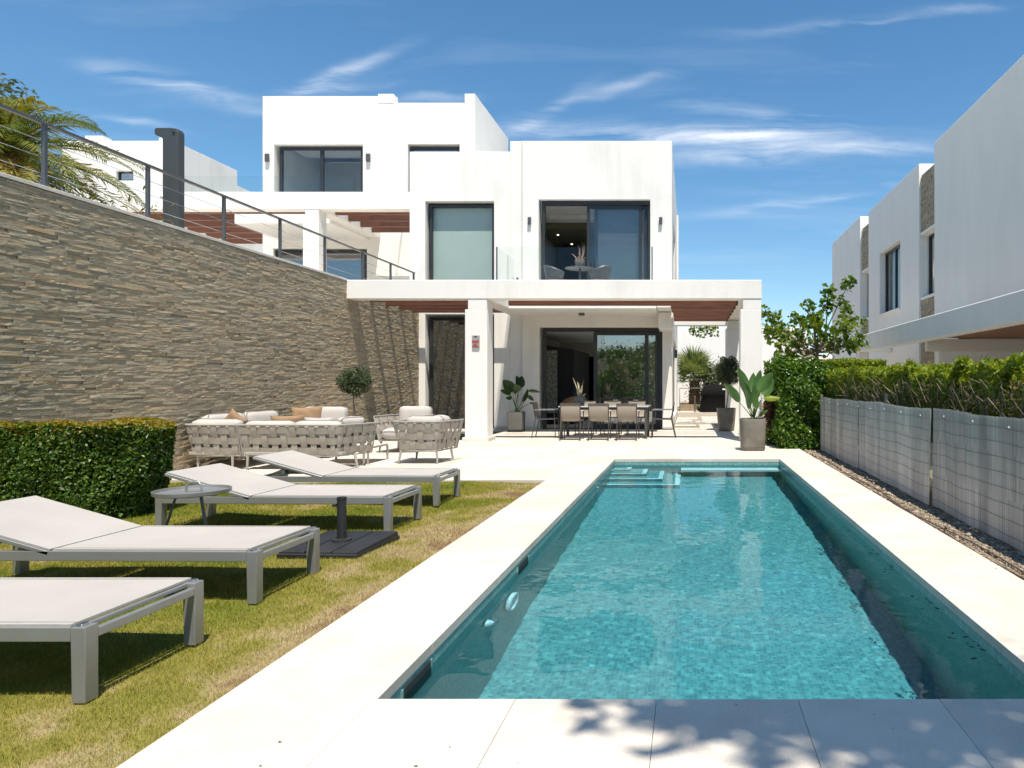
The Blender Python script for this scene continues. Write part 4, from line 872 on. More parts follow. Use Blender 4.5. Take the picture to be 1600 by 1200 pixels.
# ================================================================== FURNITURE
def fit(mb, name, m, p, bevel=0, seg=1, smooth=False): return mb.build(name, m, p, bevel=bevel, seg=seg, smooth=smooth)
def lounger(proto_label, loc, w=.66, L=2.05, hinge=1.2, ang=15.5, rz=0):
    """origin: foot end right side centre; runs towards -x, y across"""
    t = thing('sun_lounger', proto_label, 'sun lounger', loc, rz, 'sun loungers in a row on the lawn')
    h = .305; rt = .058; tb = .028
    hw = w/2
    for s in (-1, 1):
        MB().box(-L+.0605, -.0605, s*hw-(tb if s > 0 else 0), s*hw+(tb if s < 0 else 0), h-rt, h, .5).build('side_rail', 'alu', t, bevel=.003, seg=2)
    MB().box(-.028, -.0, -hw+.0645, hw-.0645, h-rt, h-.022, .5).build('end_rail', 'alu', t, bevel=.003, seg=2)
    MB().box(-L, -L+.028, -hw+.0645, hw-.0645, h-rt, h-.022, .5).build('end_rail', 'alu', t, bevel=.003, seg=2)
    for x in (0, -L):
        for s in (-1, 1):
            x1 = x if x == 0 else x+.060; x0 = x1-.060; a = s*hw; b = s*(hw-.064); y0, y1 = min(a, b), max(a, b)
            m = MB(); k = .006; e0 = x0+(k if x == 0 else 0); e1 = x1-(0 if x == 0 else k)
            m.add([(e0, y0, 0), (e1, y0, 0), (e1, y1, 0), (e0, y1, 0), (x0, y0, h-.001), (x1, y0, h-.001), (x1, y1, h-.001), (x0, y1, h-.001)],
                  [(0, 3, 2, 1), (4, 5, 6, 7), (0, 1, 5, 4), (1, 2, 6, 5), (2, 3, 7, 6), (3, 0, 4, 7)], .5)
            m.build('leg', 'alu', t, bevel=.003, seg=2)
    # seat sling wrapped over slim side tubes
    def sling(x0, x1, name, par, mtx=None, frame=True):
        m = MB(); nx, ny = 10, 10; vs = []
        yw = hw-.004
        for i in range(nx+1):
            for j in range(ny+1):
                x = x0+(x1-x0)*i/nx; y = -yw+2*yw*j/ny
                sag = -.010*math.sin(math.pi*i/nx)*math.sin(math.pi*j/ny)
                vs.append((x, y, h+.012+sag))
        n0 = len(vs); vs += [(x, y, z-.012) for x, y, z in vs]
        fs = [(i*(ny+1)+j, (i+1)*(ny+1)+j, (i+1)*(ny+1)+j+1, i*(ny+1)+j+1) for i in range(nx) for j in range(ny)]
        fs += [tuple(reversed([q+n0 for q in f])) for f in fs]
        rim = [i*(ny+1) for i in range(nx+1)] + [nx*(ny+1)+j for j in range(1, ny+1)] + [i*(ny+1)+ny for i in range(nx-1, -1, -1)] + [j for j in range(ny-1, 0, -1)]
        fs += [(rim[i], rim[(i+1) % len(rim)]+0, rim[(i+1) % len(rim)]+n0, rim[i]+n0) for i in range(len(rim))]
        fs = [f if k < 2*nx*ny else tuple(reversed(f)) for k, f in enumerate(fs)]
        if mtx is not None: vs = [tuple(mtx @ Vector(v)) for v in vs]
        return m.add(vs, fs, .5).build(name, 'sling', par, smooth=True)
    sling(-hinge, -.06, 'seat_sling', t)
    for s_ in (-1, 1): MB().box(-hinge, -.062, s_*(hw-.030)-.0016, s_*(hw-.030)+.0016, h+.0105, h+.0135, .5).build('seam', 'piping', t)
    MB().box(-.056, -.038, -hw+.03, hw-.03, h-.018, h-.002, .5).build('tube', 'alu', t)
    bx = -hinge-.02
    mt = Matrix.Translation((bx, 0, h)) @ Matrix.Rotation(R(ang), 4, 'Y') @ Matrix.Translation((-bx, 0, -h))
    bl = .76
    bk = sling(bx-bl, bx, 'back_sling', t, mt)
    m = MB()
    for s in (-1, 1): m.box(bx-bl-.012, bx, s*hw-(.03 if s > 0 else 0), s*hw+(.03 if s < 0 else 0), h-.028, h-.002, .5, mt)
    m.box(bx-bl-.012, bx-bl+.016, -hw+.031, hw-.031, h-.026, h-.003, .5, mt); m.box(bx-.03, bx-.002, -hw+.031, hw-.031, h-.026, h-.003, .5, mt)
    m.build('back_frame', 'alu', bk, bevel=.004, seg=1)
    for s in (-1, 1):
        top = mt @ Vector((bx-bl*.55, s*(hw-.06), h-.03))
        MB().tube([top, (bx-bl*.98, s*(hw-.06), h-.05)], .011, 8).build('strut', 'alu', t)
    MB().tube([(bx-bl*.98, -hw+.03, h-.05), (bx-bl*.98, hw-.03, h-.05)], .012, 8).build('ratchet_bar', 'alu', t)
    for s in (-1, 1): MB().box(-.046, -.02, s*hw-(.045 if s > 0 else -.008), s*hw+(.045 if s < 0 else -.008), h-.004, h+.010, .5).build('clip', 'steel', t, bevel=.003, seg=1)
    return t
lw = -.03
l0 = lounger('sun lounger nearest the camera, running out of the picture at lower left', (-2.418, 3.105, lw), .678)
for lab, loc, rz in (('second sun lounger from the camera, with raised head beside the hedge', (-2.512, 4.355, lw), -.012),
                 ('third sun lounger from the camera, behind the black parasol base', (-2.565, 6.275, lw), -.02),
                 ('farthest sun lounger, at the edge of the lawn by the sofas', (-2.63, 7.59, lw), -.015)):
    c = copy_tree(l0, None, label=lab); c.location = loc; c.rotation_euler = (0, 0, rz)

def parasol_base():
    t = thing('parasol_base', 'black square parasol base with short pole stub on the lawn', 'parasol base', (-2.70, 5.37, -.03), R(-3))
    for i in range(3):
        for j in range(1):
            x0 = -.30+i*.2
            MB().add([(x0+.004, -.33, .0), (x0+.196, -.33, .0), (x0+.196, .33, .0), (x0+.004, .33, .0), (x0+.006, -.315, .055), (x0+.194, -.315, .055), (x0+.194, .315, .075), (x0+.006, .315, .075)],
                     [(0, 3, 2, 1), (4, 5, 6, 7), (0, 1, 5, 4), (1, 2, 6, 5), (2, 3, 7, 6), (3, 0, 4, 7)], .5).build('weight_slab', 'black', t, bevel=.006, seg=2)
    MB().box(-.302, .302, -.334, .334, .0005, .038, .5).build('tray', 'black', t, bevel=.004, seg=1)
    MB().lathe([(.075, .06), (.072, .078), (.036, .084), (.034, .10), (.034, .385), (.037, .387), (.037, .40), (.030, .402), (.030, .39)], (0, 0, 0), 20).build('pole', 'black', t, smooth=True)
    MB().tube([(-.035, -.01, .34), (-.065, -.01, .34)], .012, 8).build('knob', 'black', t)
parasol_base()
def tray_table():
    t = thing('side_table', 'round grey tray table with a loop handle between two loungers', 'table', (-3.83, 5.33, -.03))
    MB().lathe([(.0, .435), (.24, .435), (.253, .442), (.256, .468), (.250, .468), (.246, .447), (.0, .446)], (0, 0, 0), 40).build('tray', 'alu', t, smooth=True)
    MB().tube([(-.05, 0, .446), (-.048, 0, .50), (-.03, 0, .523), (.05, 0, .523), (.066, 0, .50), (.07, 0, .446)], .0085, 8).build('handle', 'alu', t, smooth=True)
    for a in (95, 215, 335): MB().tube([(.10*math.cos(R(a)), .10*math.sin(R(a)), .434), (.215*math.cos(R(a)), .215*math.sin(R(a)), 0)], .009, 8).build('leg', 'rail', t, smooth=True)
tray_table()

# ------------------------------------------------------------------ woven webbing seating
def weave(parent, path, zt, zb, inset, nv=None, sw=.088, hb=3, corner=.16):
    """straps woven over a frame that follows path (list of plan points, left to right seen from outside); zb edge is inset"""
    pts = [Vector((p[0], p[1])) for p in path]
    # round corners
    rp = [pts[0]]
    for i in range(1, len(pts)-1):
        a = (pts[i-1]-pts[i]).normalized(); b = (pts[i+1]-pts[i]).normalized()
        for k in range(7):
            f = k/6; p0 = pts[i]+a*corner; p1 = pts[i]+b*corner
            rp.append(p0*(1-f)**2 + pts[i]*2*f*(1-f) + p1*f*f)
    rp.append(pts[-1])
    cum = [0]
    for i in range(1, len(rp)): cum.append(cum[-1]+(rp[i]-rp[i-1]).length)
    Lt = cum[-1]; cen = sum((Vector(p) for p in path), Vector((0, 0)))/len(path)
    def at(u):
        u = min(max(u, 0), Lt-1e-6); i = max(k for k in range(len(cum)) if cum[k] <= u); i = min(i, len(rp)-2)
        f = (u-cum[i])/(cum[i+1]-cum[i]); p = rp[i].lerp(rp[i+1], f)
        def nrm(k): k = min(max(k, 0), len(rp)-2); d = (rp[k+1]-rp[k]).normalized(); return Vector((d.y, -d.x))
        n = nrm(i)
        if f > .5: n = n.lerp(nrm(i+1), f-.5)
        else: n = n.lerp(nrm(i-1), .5-f)
        return p, n.normalized()
    def S(u, v, off):
        p, n = at(u); q = p - n*inset*(1-v) + n*off
        return (q.x, q.y, zb+(zt-zb)*v)
    step = .142; nvs = max(2, int(round(Lt/step))); step = Lt/nvs
    us = [(i+.5)*step for i in range(nvs)]
    vsn = [(.16+.335*j) for j in range(hb)]
    vw = (zt-zb); hw = .5*.104/vw
    th = .0022; amp = .0075
    for i, u in enumerate(us):
        m = MB(); rows = 18; vs = []
        wob = random.uniform(-.004, .004); w2 = sw/2
        for r in range(rows+1):
            v = r/rows
            o = 0
            for j, vj in enumerate(vsn): o += (1 if (i+j) % 2 else -1)*amp*math.exp(-((v-vj)/.12)**2)
            for o2 in (0, -th*2):
                for s in (-w2, 0, w2): vs.append(S(u+s+wob*math.sin(3*v), v, o+o2+(.0015 if s == 0 else 0)))
        fs = []
        for r in range(rows):
            a, b = r*6, (r+1)*6
            fs += [(a, a+1, b+1, b), (a+1, a+2, b+2, b+1), (a+4, a+3, b+3, b+4), (a+5, a+4, b+4, b+5), (a+3, a, b, b+3), (a+2, a+5, b+5, b+2)]
        m.add(vs, fs, random.random()).build('vertical_strap', 'strap', parent, smooth=True)
    for j, vj in enumerate(vsn):
        m = MB(); n = max(12, int(Lt/.024)); vs = []; sagr = random.random()*6
        for r in range(n+1):
            u = Lt*r/n; o = 0
            for i, ui in enumerate(us): o += (-1 if (i+j) % 2 else 1)*amp*math.exp(-((u-ui)/(step*.42))**2)
            sg = .010*math.sin(u*7+sagr)/vw*.5
            for o2 in (0, -th*2):
                for s in (-hw, 0, hw): vs.append(S(u, vj+s*(1-.10*abs(math.sin(math.pi*u/step)))+sg, o+o2))
        fs = []
        for r in range(n):
            a, b = r*6, (r+1)*6
            fs += [(a+1, a, b, b+1), (a+2, a+1, b+1, b+2), (a+3, a+4, b+4, b+3), (a+4, a+5, b+5, b+4), (a, a+3, b+3, b), (a+5, a+2, b+2, b+5)]
        m.add(vs, fs, random.random()).build('horizontal_strap', 'strap', parent, smooth=True)
    top = [S(Lt*k/24, 1, -.004) for k in range(25)]; bot = [S(Lt*k/24, 0, -.004) for k in range(25)]
    fr = MB().tube(top, .0125, 8).build('top_rail', 'sofaframe', parent, smooth=True)
    MB().tube(bot, .011, 8).build('bottom_rail', 'sofaframe', parent, smooth=True)
    for u in (0, Lt): MB().tube([S(u, 0, -.004), S(u, 1, -.004)], .011, 8).build('upright', 'sofaframe', parent, smooth=True)
    return S, Lt
def cushion(parent, c, size, rot=(0, 0, 0), m='cushion', name='cushion', pipe=True, puff=.03):
    """soft box cushion: a grid box bulged and rounded"""
    sx, sy, sz = size; bm = bmesh.new(); bmesh.ops.create_cube(bm, size=1)
    bmesh.ops.subdivide_edges(bm, edges=bm.edges[:], cuts=7, use_grid_fill=True)
    r = min(sx, sy, sz)*.42
    mt = Matrix.Translation(c) @ Matrix.Rotation(rot[2], 4, 'Z') @ Matrix.Rotation(rot[1], 4, 'Y') @ Matrix.Rotation(rot[0], 4, 'X')
    big = sorted(((sx, 0), (sy, 1), (sz, 2)))[0][1]
    for v in bm.verts:
        p = [v.co.x*sx, v.co.y*sy, v.co.z*sz]; hsz = (sx/2, sy/2, sz/2)
        q = [max(-(hsz[i]-r), min(hsz[i]-r, p[i])) for i in range(3)]
        d = Vector([p[i]-q[i] for i in range(3)])
        if d.length > r: d = d.normalized()*r
        n = Vector(q)+d
        f = 1
        for i in range(3):
            if i != big: f *= max(0, math.cos(math.pi*v.co[i]*.98))
        n[big] += math.copysign(puff*f**.5, v.co[big]) if abs(v.co[big]) > .3 else 0
        n += Vector((random.uniform(-1, 1), random.uniform(-1, 1), random.uniform(-1, 1)))*.0016
        v.co = mt @ n
    me = bpy.data.meshes.new(name); bm.to_mesh(me); bm.free(); me.shade_smooth(); me.materials.append(M[m])
    o = bpy.data.objects.new(name, me); COL.objects.link(o)
    if parent is not None: o.parent = parent
    if pipe:
        ax = [i for i in range(3) if i != big]; hs = [sx/2, sy/2, sz/2]; e = .985; pp = []
        rr = r*.9
        for (sa, sb) in ((1, 1), (-1, 1), (-1, -1), (1, -1)):
            for k in range(5):
                an = {(1, 1): 0, (-1, 1): 90, (-1, -1): 180, (1, -1): 270}[(sa, sb)]+k*22.5
                v = [0, 0, 0]; v[ax[0]] = sa*(hs[ax[0]]-rr)+rr*math.cos(R(an)); v[ax[1]] = sb*(hs[ax[1]]-rr)+rr*math.sin(R(an)); v[big] = hs[big]-r*.45
                pp.append(mt @ Vector(v))
        pp.append(pp[0]); MB().tube(pp, .0045, 5, caps=False).build('piping', 'piping', o)
    return o
def pillow(label, c, size, rot, m):
    """knife-edged loose pillow with pointed corners, one mesh"""
    n = 12; sx, sy, sz = size; V = []; F = []
    mt = Matrix.Rotation(rot[2], 4, 'Z') @ Matrix.Rotation(rot[1], 4, 'Y') @ Matrix.Rotation(rot[0], 4, 'X')
    for side in (1, -1):
        o = len(V)
        for i in range(n+1):
            for j in range(n+1):
                u = 2*i/n-1; v = 2*j/n-1; f = max(0, (1-u**4)*(1-v**4))**.55
                x = sx/2*u*(1-.10*(1-v*v)*abs(u)); z = sz/2*v*(1-.12*(1-u*u)*abs(v)) + random.uniform(-.002, .002)
                V.append(tuple(mt @ Vector((x, side*(sy*.5*f+.006*math.sin(u*7+v*5)*f), z))))
        for i in range(n):
            for j in range(n):
                q = (o+i*(n+1)+j, o+(i+1)*(n+1)+j, o+(i+1)*(n+1)+j+1, o+i*(n+1)+j+1); F.append(q if side < 0 else q[::-1])
    t = MB().add(V, F, .5).build('pillow', m, None, smooth=True); t.location = c
    t['label'] = label; t['category'] = 'pillow'; t['group'] = 'loose pillows on the sofas'; return t
def legs(t, pts, zt=.21, taper=.7):
    for x, y, sx, sy in pts: MB().tube([(x+sx, y+sy, 0), (x, y, zt)], [.014, .021], 10).build('leg', 'sofaframe', t, smooth=True)
def seating():
    t = thing('woven_corner_sofa', 'woven strap corner sofa with cream cushions against the stone wall', 'sofa')
    weave(t, [(-7.30, 10.9), (-7.36, 10.02), (-6.56, 10.00)], .655, .20, .10, corner=.12)
    MB().box(-7.32, -6.60, 10.1, 12.4, .21, .26, .5).build('seat_base', 'sofaframe', t, bevel=.01)
    MB().box(-6.59, -6.05, 11.55, 12.35, .21, .26, .5).build('seat_base', 'sofaframe', t, bevel=.01)
    MB().tube([(-7.39, 10.9, .655), (-7.39, 12.5, .655), (-6.1, 12.5, .655), (-6.06, 11.6, .62)], .0125, 8).build('top_rail', 'sofaframe', t)
    for i in range(9): MB().box(-7.3+i*.142, -7.2+i*.142, 12.49, 12.498, .22, .65, .5).build('vertical_strap', 'strap', t)
    for z in (.28, .42, .56): MB().box(-7.34, -6.1, 12.485, 12.492, z-.05, z+.05, .5).build('horizontal_strap', 'strap', t)
    for i in range(5): MB().box(-6.065, -6.06, 11.65+i*.16, 11.76+i*.16, .24, .62, .5).build('vertical_strap', 'strap', t)
    legs(t, [(-7.22, 10.16, .0, 0), (-6.66, 10.08, 0, 0), (-6.1, 11.7, 0, 0), (-6.15, 12.35, 0, 0)])
    cushion(t, (-6.96, 10.55, .34), (.70, .86, .16)); cushion(t, (-6.96, 11.45, .34), (.70, .88, .16)); cushion(t, (-6.62, 12.05, .34), (1.1, .75, .16))
    cushion(t, (-6.93, 10.17, .55), (.72, .17, .36), (R(8), 0, 0), name='back_cushion')
    cushion(t, (-7.22, 10.75, .60), (.18, .86, .38), (0, R(-10), 0), name='back_cushion')
    cushion(t, (-7.22, 11.65, .60), (.18, .86, .38), (0, R(-10), 0), name='back_cushion')
    cushion(t, (-6.50, 12.33, .635), (.78, .18, .42), (R(-8), 0, 0), name='back_cushion')
    t2 = thing('woven_sofa', 'two seat woven strap sofa seen from behind, right of the corner sofa', 'sofa')
    weave(t2, [(-6.53, 10.00), (-5.06, 9.93), (-4.80, 10.62)], .655, .20, .10, corner=.13)
    MB().box(-6.48, -5.05, 10.05, 10.62, .21, .26, .5).build('seat_base', 'sofaframe', t2, bevel=.01)
    legs(t2, [(-6.42, 10.05, -.01, 0), (-5.0, 10.33, .06, -.03), (-6.4, 10.6, 0, 0), (-5.0, 10.62, 0, 0), (-5.8, 10.55, 0, 0)])
    cushion(t2, (-6.12, 10.38, .34), (.68, .52, .16)); cushion(t2, (-5.46, 10.38, .34), (.62, .52, .16))
    cushion(t2, (-6.13, 10.13, .545), (.70, .16, .33), (R(8), 0, 0), name='back_cushion'); cushion(t2, (-5.42, 10.11, .545), (.70, .16, .33), (R(8), 0, R(-2)), name='back_cushion')
    cushion(t2, (-5.08, 10.36, .60), (.13, .46, .32), (0, R(8), R(-18)), name='back_cushion')
    pillow('upright ochre pillow leaning in the far corner of the woven sofas', (-6.42, 11.6, .68), (.52, .15, .40), (R(-12), R(-3), R(4)), 'ochre')
    pillow('long ochre pillow low behind the back of the two seat sofa', (-5.98, 10.30, .64), (.52, .14, .30), (R(5), R(-2), 0), 'ochre')
    pillow('small tan pillow showing only its corner above the left sofa', (-6.86, 10.42, .68), (.30, .12, .30), (R(5), R(40), R(10)), 'ochre')
    pillow('slim grey pillow between the two ochre ones', (-5.52, 10.32, .62), (.46, .13, .28), (R(5), 0, 0), 'greypil')
    # armchair with its back to the camera
    a = thing('woven_armchair', 'woven strap armchair with its back to the camera, by the pergola column', 'armchair')
    weave(a, [(-4.63, 11.5), (-4.64, 10.72), (-3.86, 10.70), (-3.74, 11.45)], .665, .20, .11, corner=.12)
    MB().box(-4.50, -3.97, 10.85, 11.5, .21, .25, .5).build('seat_base', 'sofaframe', a, bevel=.01)
    legs(a, [(-4.52, 10.84, -.03, -.03), (-3.96, 10.84, .02, -.03), (-4.5, 11.45, -.03, .02), (-3.95, 11.45, .03, .02)])
    cushion(a, (-4.23, 11.2, .33), (.60, .66, .16)); cushion(a, (-4.17, 10.92, .56), (.56, .16, .36), (R(6), 0, 0), name='back_cushion')
    cushion(a, (-3.98, 11.05, .64), (.22, .34, .17), (0, R(6), R(-18)), name='arm_cushion')
    b = thing('woven_armchair', 'woven strap armchair facing the camera with a cream seat, nearer the stone wall', 'armchair')
    weave(b, [(-4.86, 12.55), (-4.90, 13.32), (-5.62, 13.32), (-5.72, 12.52)], .665, .22, .10, corner=.12)
    MB().box(-5.60, -4.98, 12.55, 13.2, .21, .25, .5).build('seat_base', 'sofaframe', b, bevel=.01)
    legs(b, [(-5.62, 12.62, -.03, -.03), (-4.96, 12.62, .02, -.03), (-5.55, 13.2, -.02, .02), (-5.0, 13.2, .02, .02)])
    cushion(b, (-5.28, 12.82, .34), (.62, .66, .17)); cushion(b, (-5.2, 13.12, .62), (.60, .18, .42), (R(-8), 0, 0), name='back_cushion')
    c = thing('coffee_table', 'low grey framed coffee table between the sofa and the armchairs', 'table')
    x0, x1, y0, y1, z = -5.85, -5.0, 10.76, 11.45, .265
    for (p, q) in (((x0, y0), (x1, y0)), ((x0, y1), (x1, y1))): MB().box(p[0], q[0], p[1]-.015, p[1]+.015, z-.03, z, .5).build('rail', 'sofaframe', c, bevel=.003)
    for x in (x0, x1): MB().box(x-.015, x+.015, y0+.016, y1-.016, z-.03, z, .5).build('rail', 'sofaframe', c, bevel=.003)
    for x in (x0, x1):
        for y in (y0, y1): MB().box(x-.014, x+.014, y-.014, y+.014, 0, z-.031, .5).build('leg', 'sofaframe', c, bevel=.003)
    MB().box(x0+.016, x1-.016, y0+.016, y1-.016, z-.012, z-.002, .5).build('top', 'tabletop', c)
seating()

def dining():
    t = thing('dining_table', 'long outdoor dining table with pale top in front of the sliding door', 'table')
    x0, x1, y0, y1 = -2.98, -.93, 15.72, 16.68
    for i in range(3):
        a = x0+i*(x1-x0)/3; MB().box(a+.002, a+(x1-x0)/3-.002, y0, y1, .722, .742, .5).build('top_panel', 'tabletop', t, bevel=.003)
    MB().box(x0+.05, x1-.05, y0+.05, y0+.08, .66, .721, .5).build('apron', 'chairleg', t); MB().box(x0+.05, x1-.05, y1-.08, y1-.05, .66, .721, .5).build('apron', 'chairleg', t)
    for x in (x0+.03, x1-.09):
        for y in (y0+.03, y1-.09): MB().box(x, x+.06, y, y+.06, 0, .72, .5).build('leg', 'chairleg', t, bevel=.003)
    c = thing('dining_chair', 'first dining chair from the left with its back to the camera', 'chair', group='sling dining chairs around the table')
    # seat faces +y; back at y=-.24
    m = MB(); vs = []; prof = [(.22, .455), (.10, .435), (-.08, .43), (-.18, .445), (-.22, .50), (-.245, .62), (-.275, .81)]
    for (y, z) in prof:
        for x in (-.205, -.07, .07, .205): vs.append((x, y, z-(.008 if abs(x) < .1 else 0)))
    k = len(vs); vs += [(x, y-.004, z-.005) for x, y, z in vs]
    fs = [(i*4+j, i*4+j+1, (i+1)*4+j+1, (i+1)*4+j) for i in range(len(prof)-1) for j in range(3)]
    fs += [tuple(reversed([q+k for q in f])) for f in fs]
    fs += [(i*4, (i+1)*4, (i+1)*4+k, i*4+k) for i in range(len(prof)-1)]+[(i*4+3+k, (i+1)*4+3+k, (i+1)*4+3, i*4+3) for i in range(len(prof)-1)]
    n = (len(prof)-1)*4; fs += [(n+j, n+j+1, n+j+1+k, n+j+k) for j in range(3)]
    m.add(vs, fs, .5).build('sling', 'taupe', c, smooth=True)
    for s in (-1, 1):
        x = s*.218
        MB().tube([(x, .235, 0), (x, .215, .43), (x, .205, .645)], .0115, 8).build('leg', 'chairleg', c)
        MB().tube([(x, -.32, 0), (x, -.225, .44), (x, -.255, .62), (x, -.285, .815)], .0115, 8).build('leg', 'chairleg', c)
        MB().tube([(x, .22, .44), (x, -.22, .43)], .011, 8).build('seat_rail', 'chairleg', c)
        MB().box(x-.022, x+.022, -.25, .225, .645, .662, .5).build('armrest', 'tabletop', c, bevel=.005)
    MB().tube([(-.218, .215, .43), (.218, .215, .43)], .010, 8).build('seat_rail', 'chairleg', c)
    MB().tube([(-.218, -.285, .815), (.218, -.285, .815)], .009, 8).build('top_rail', 'chairleg', c)
    spots = [(-2.62, 15.48, 0, None), (-2.0, 15.47, .02, 'middle dining chair with its back to the camera'), (-1.37, 15.49, -.03, 'dining chair on the right with its back to the camera, partly sunlit'),
             (-3.33, 16.2, R(-90), 'dining chair at the left end of the table, seen side on'), (-.64, 16.2, R(90), 'dining chair at the right end of the table, seen side on'),
             (-2.55, 17.0, R(180), 'dining chair on the far side of the table, nearest the tan chair'), (-1.93, 17.02, R(178), 'middle dining chair on the far side of the table'), (-1.3, 17.0, R(182), 'right hand dining chair on the far side of the table')]
    for i, (x, y, a, lab) in enumerate(spots):
        o = c if i == 0 else copy_tree(c, None, label=lab); o.location = (x, y, 0); o.rotation_euler = (0, 0, a)
    # balcony table, chairs
    b = thing('balcony_table', 'small round table with dark top on the balcony', 'table', (-2.85, 18.0, 3.5))
    MB().lathe([(0, .745), (.38, .745), (.39, .755), (.38, .765), (0, .765)], (0, 0, 0), 32).build('top', 'rail', b, smooth=True)
    MB().lathe([(.18, 0), (.18, .02), (.03, .04), (.028, .744)], (0, 0, 0), 20).build('pedestal', 'rail', b, smooth=True)
    def tub(loc, rz, lab):
        c = thing('balcony_chair', lab, 'chair', loc, rz, 'tub chairs on the balcony'); m = MB(); vs = []; n = 22
        for j in range(6):
            for i in range(n+1):
                a = R(-40)+R(260)*i/n; rr = .24+.07*j/5; bk = .5+.5*math.sin(a); z = .42+(.16+.20*bk**1.3)*j/5
                vs.append((rr*math.cos(a), rr*math.sin(a), z))
        o = m.add(vs, [(j*(n+1)+i, j*(n+1)+i+1, (j+1)*(n+1)+i+1, (j+1)*(n+1)+i) for j in range(5) for i in range(n)], .5).build('shell', 'rail', c, smooth=True)
        md = o.modifiers.new('s', 'SOLIDIFY'); md.thickness = .02
        MB().lathe([(0, .40), (.25, .40), (.26, .43), (0, .44)], (0, 0, 0), 20).build('seat', 'rail', c, smooth=True)
        for a in (45, 135, 225, 315): MB().tube([(.18*math.cos(R(a)), .18*math.sin(R(a)), .41), (.26*math.cos(R(a)), .26*math.sin(R(a)), 0)], .011, 8).build('leg', 'rail', c)
    tub((-3.43, 17.75, 3.5), R(110), 'grey tub chair on the balcony, left of the small table'); tub((-2.3, 17.75, 3.5), R(-110), 'grey tub chair on the balcony, right of the small table')
dining()

# ================================================================== PLANTS
def big_leaf(parent, base, tip, width, m, droop=.15, fold=.12, name='leaf', n=12, stem=None, mat_stem='stem', stalk=None, ragged=0, face=False):
    """one broad leaf blade from base to tip, folded along its rib and bending"""
    b = Vector(base); t = Vector(tip); ax = t-b; L = ax.length; axn = ax.normalized()
    side = axn.cross(Vector((0, 0, 1)));
    if side.length < .2: side = Vector((random.uniform(-1, 1), random.uniform(-1, 1), 0)); side -= axn*side.dot(axn)
    if face: side = axn.cross(Vector((.25, 1, .1)))
    side.normalize(); side = (Matrix.Rotation(random.uniform(-.55, .55) if face else random.uniform(-.9, .9), 3, axn) @ side); up = side.cross(axn)
    V = []
    for i in range(n+1):
        f = i/n; wd = width*(math.sin(math.pi*min(f**.75, 1))**.75 if 0 < f < 1 else 0)
        c = b+ax*f + up*math.sin(math.pi*f)*L*.06 + Vector((0, 0, -1))*droop*L*f*f
        for s in (-1, -.5, 0, .5, 1): V.append(c+side*s*wd*.5+up*abs(s)*fold*wd+up*.012*math.sin(s*4+f*17)*ragged)
    F = [(i*5+j, i*5+j+1, (i+1)*5+j+1, (i+1)*5+j) for i in range(n) for j in range(4)]
    r = random.random()
    o = MB().add(V, F, r).build(name, m, parent, smooth=True)
    if stalk is not None: MB().tube([stalk, (Vector(stalk).lerp(b, .5)+Vector((0, 0, .02))), b], [.011, .009, .006], 6).build('stalk', mat_stem, o)
    return o
def pot_round(name_label, cat, loc, rt, rb, h, m, sq=.6, rz=0, rim=.02):
    t = thing('planter_pot', name_label, cat, loc, rz)
    MB().lathe([(rb*.96, 0), (rb, .01), (rb+(rt-rb)*.1, .07), (rb+(rt-rb)*.1+.004, .072), (rt, h-.01), (rt-.004, h), (rt-rim, h), (rt-rim-.01, h-.06)], (0, 0, 0), 40, sq).build('pot', m, t, smooth=True)
    MB().lathe([(0.0, h-.06), (rt-rim-.006, h-.055), (0.0, h-.05)], (0, 0, 0), 40, sq).build('soil', 'soil', t)
    return t
def leaf_cloud(pts, size, m, name, parent=None, elong=1.9, jit=.35, nrm=None, **props):
    """many small folded leaves, one per point"""
    n = len(pts); sz = size*rng.uniform(1-jit, 1+jit, n)
    d = rng.normal(size=(n, 3)); d /= np.linalg.norm(d, axis=1)[:, None]
    if nrm is not None: nn = nrm + .75*rng.normal(size=(n, 3))
    else: nn = rng.normal(size=(n, 3)) + np.array([0, -.1, .7])
    nn /= np.linalg.norm(nn, axis=1)[:, None]
    a = np.cross(nn, d); a /= np.linalg.norm(a, axis=1)[:, None]; b = np.cross(nn, a)
    la = a*(sz*elong*.5)[:, None]; lb = b*(sz*.5)[:, None]; up = nn*(sz*.16)[:, None]
    P = np.asarray(pts)
    V = np.stack([P-la, P+lb*.9+up-la*.1, P+la, P-lb*.9+up-la*.1], 1)
    o = np.arange(n)*4
    F = np.concatenate([np.stack([o, o+1, o+2], 1), np.stack([o, o+2, o+3], 1)])
    r = rng.random(n)
    return npmesh(name, V.reshape(-1, 3), F, m, parent, rnd=np.concatenate([r, r]), **props)
def twigs(segs, name, m, parent=None, **props):
    """segs: (p, q, radius) thin three-sided sticks"""
    V = []; F = []
    for p, q, r in segs:
        p = Vector(p); q = Vector(q); t = (q-p).normalized(); a = t.orthogonal().normalized(); b = t.cross(a); o = len(V)
        for c, rr in ((p, r), (q, r*.6)):
            for k in range(3): V.append(c+a*math.cos(k*2.094)*rr+b*math.sin(k*2.094)*rr)
        F += [(o, o+1, o+4, o+3), (o+1, o+2, o+5, o+4), (o+2, o, o+3, o+5)]
    return npmesh(name, np.array([v[:] for v in V]), np.array(F), m, parent, rnd=rng.random(len(F)), **props)
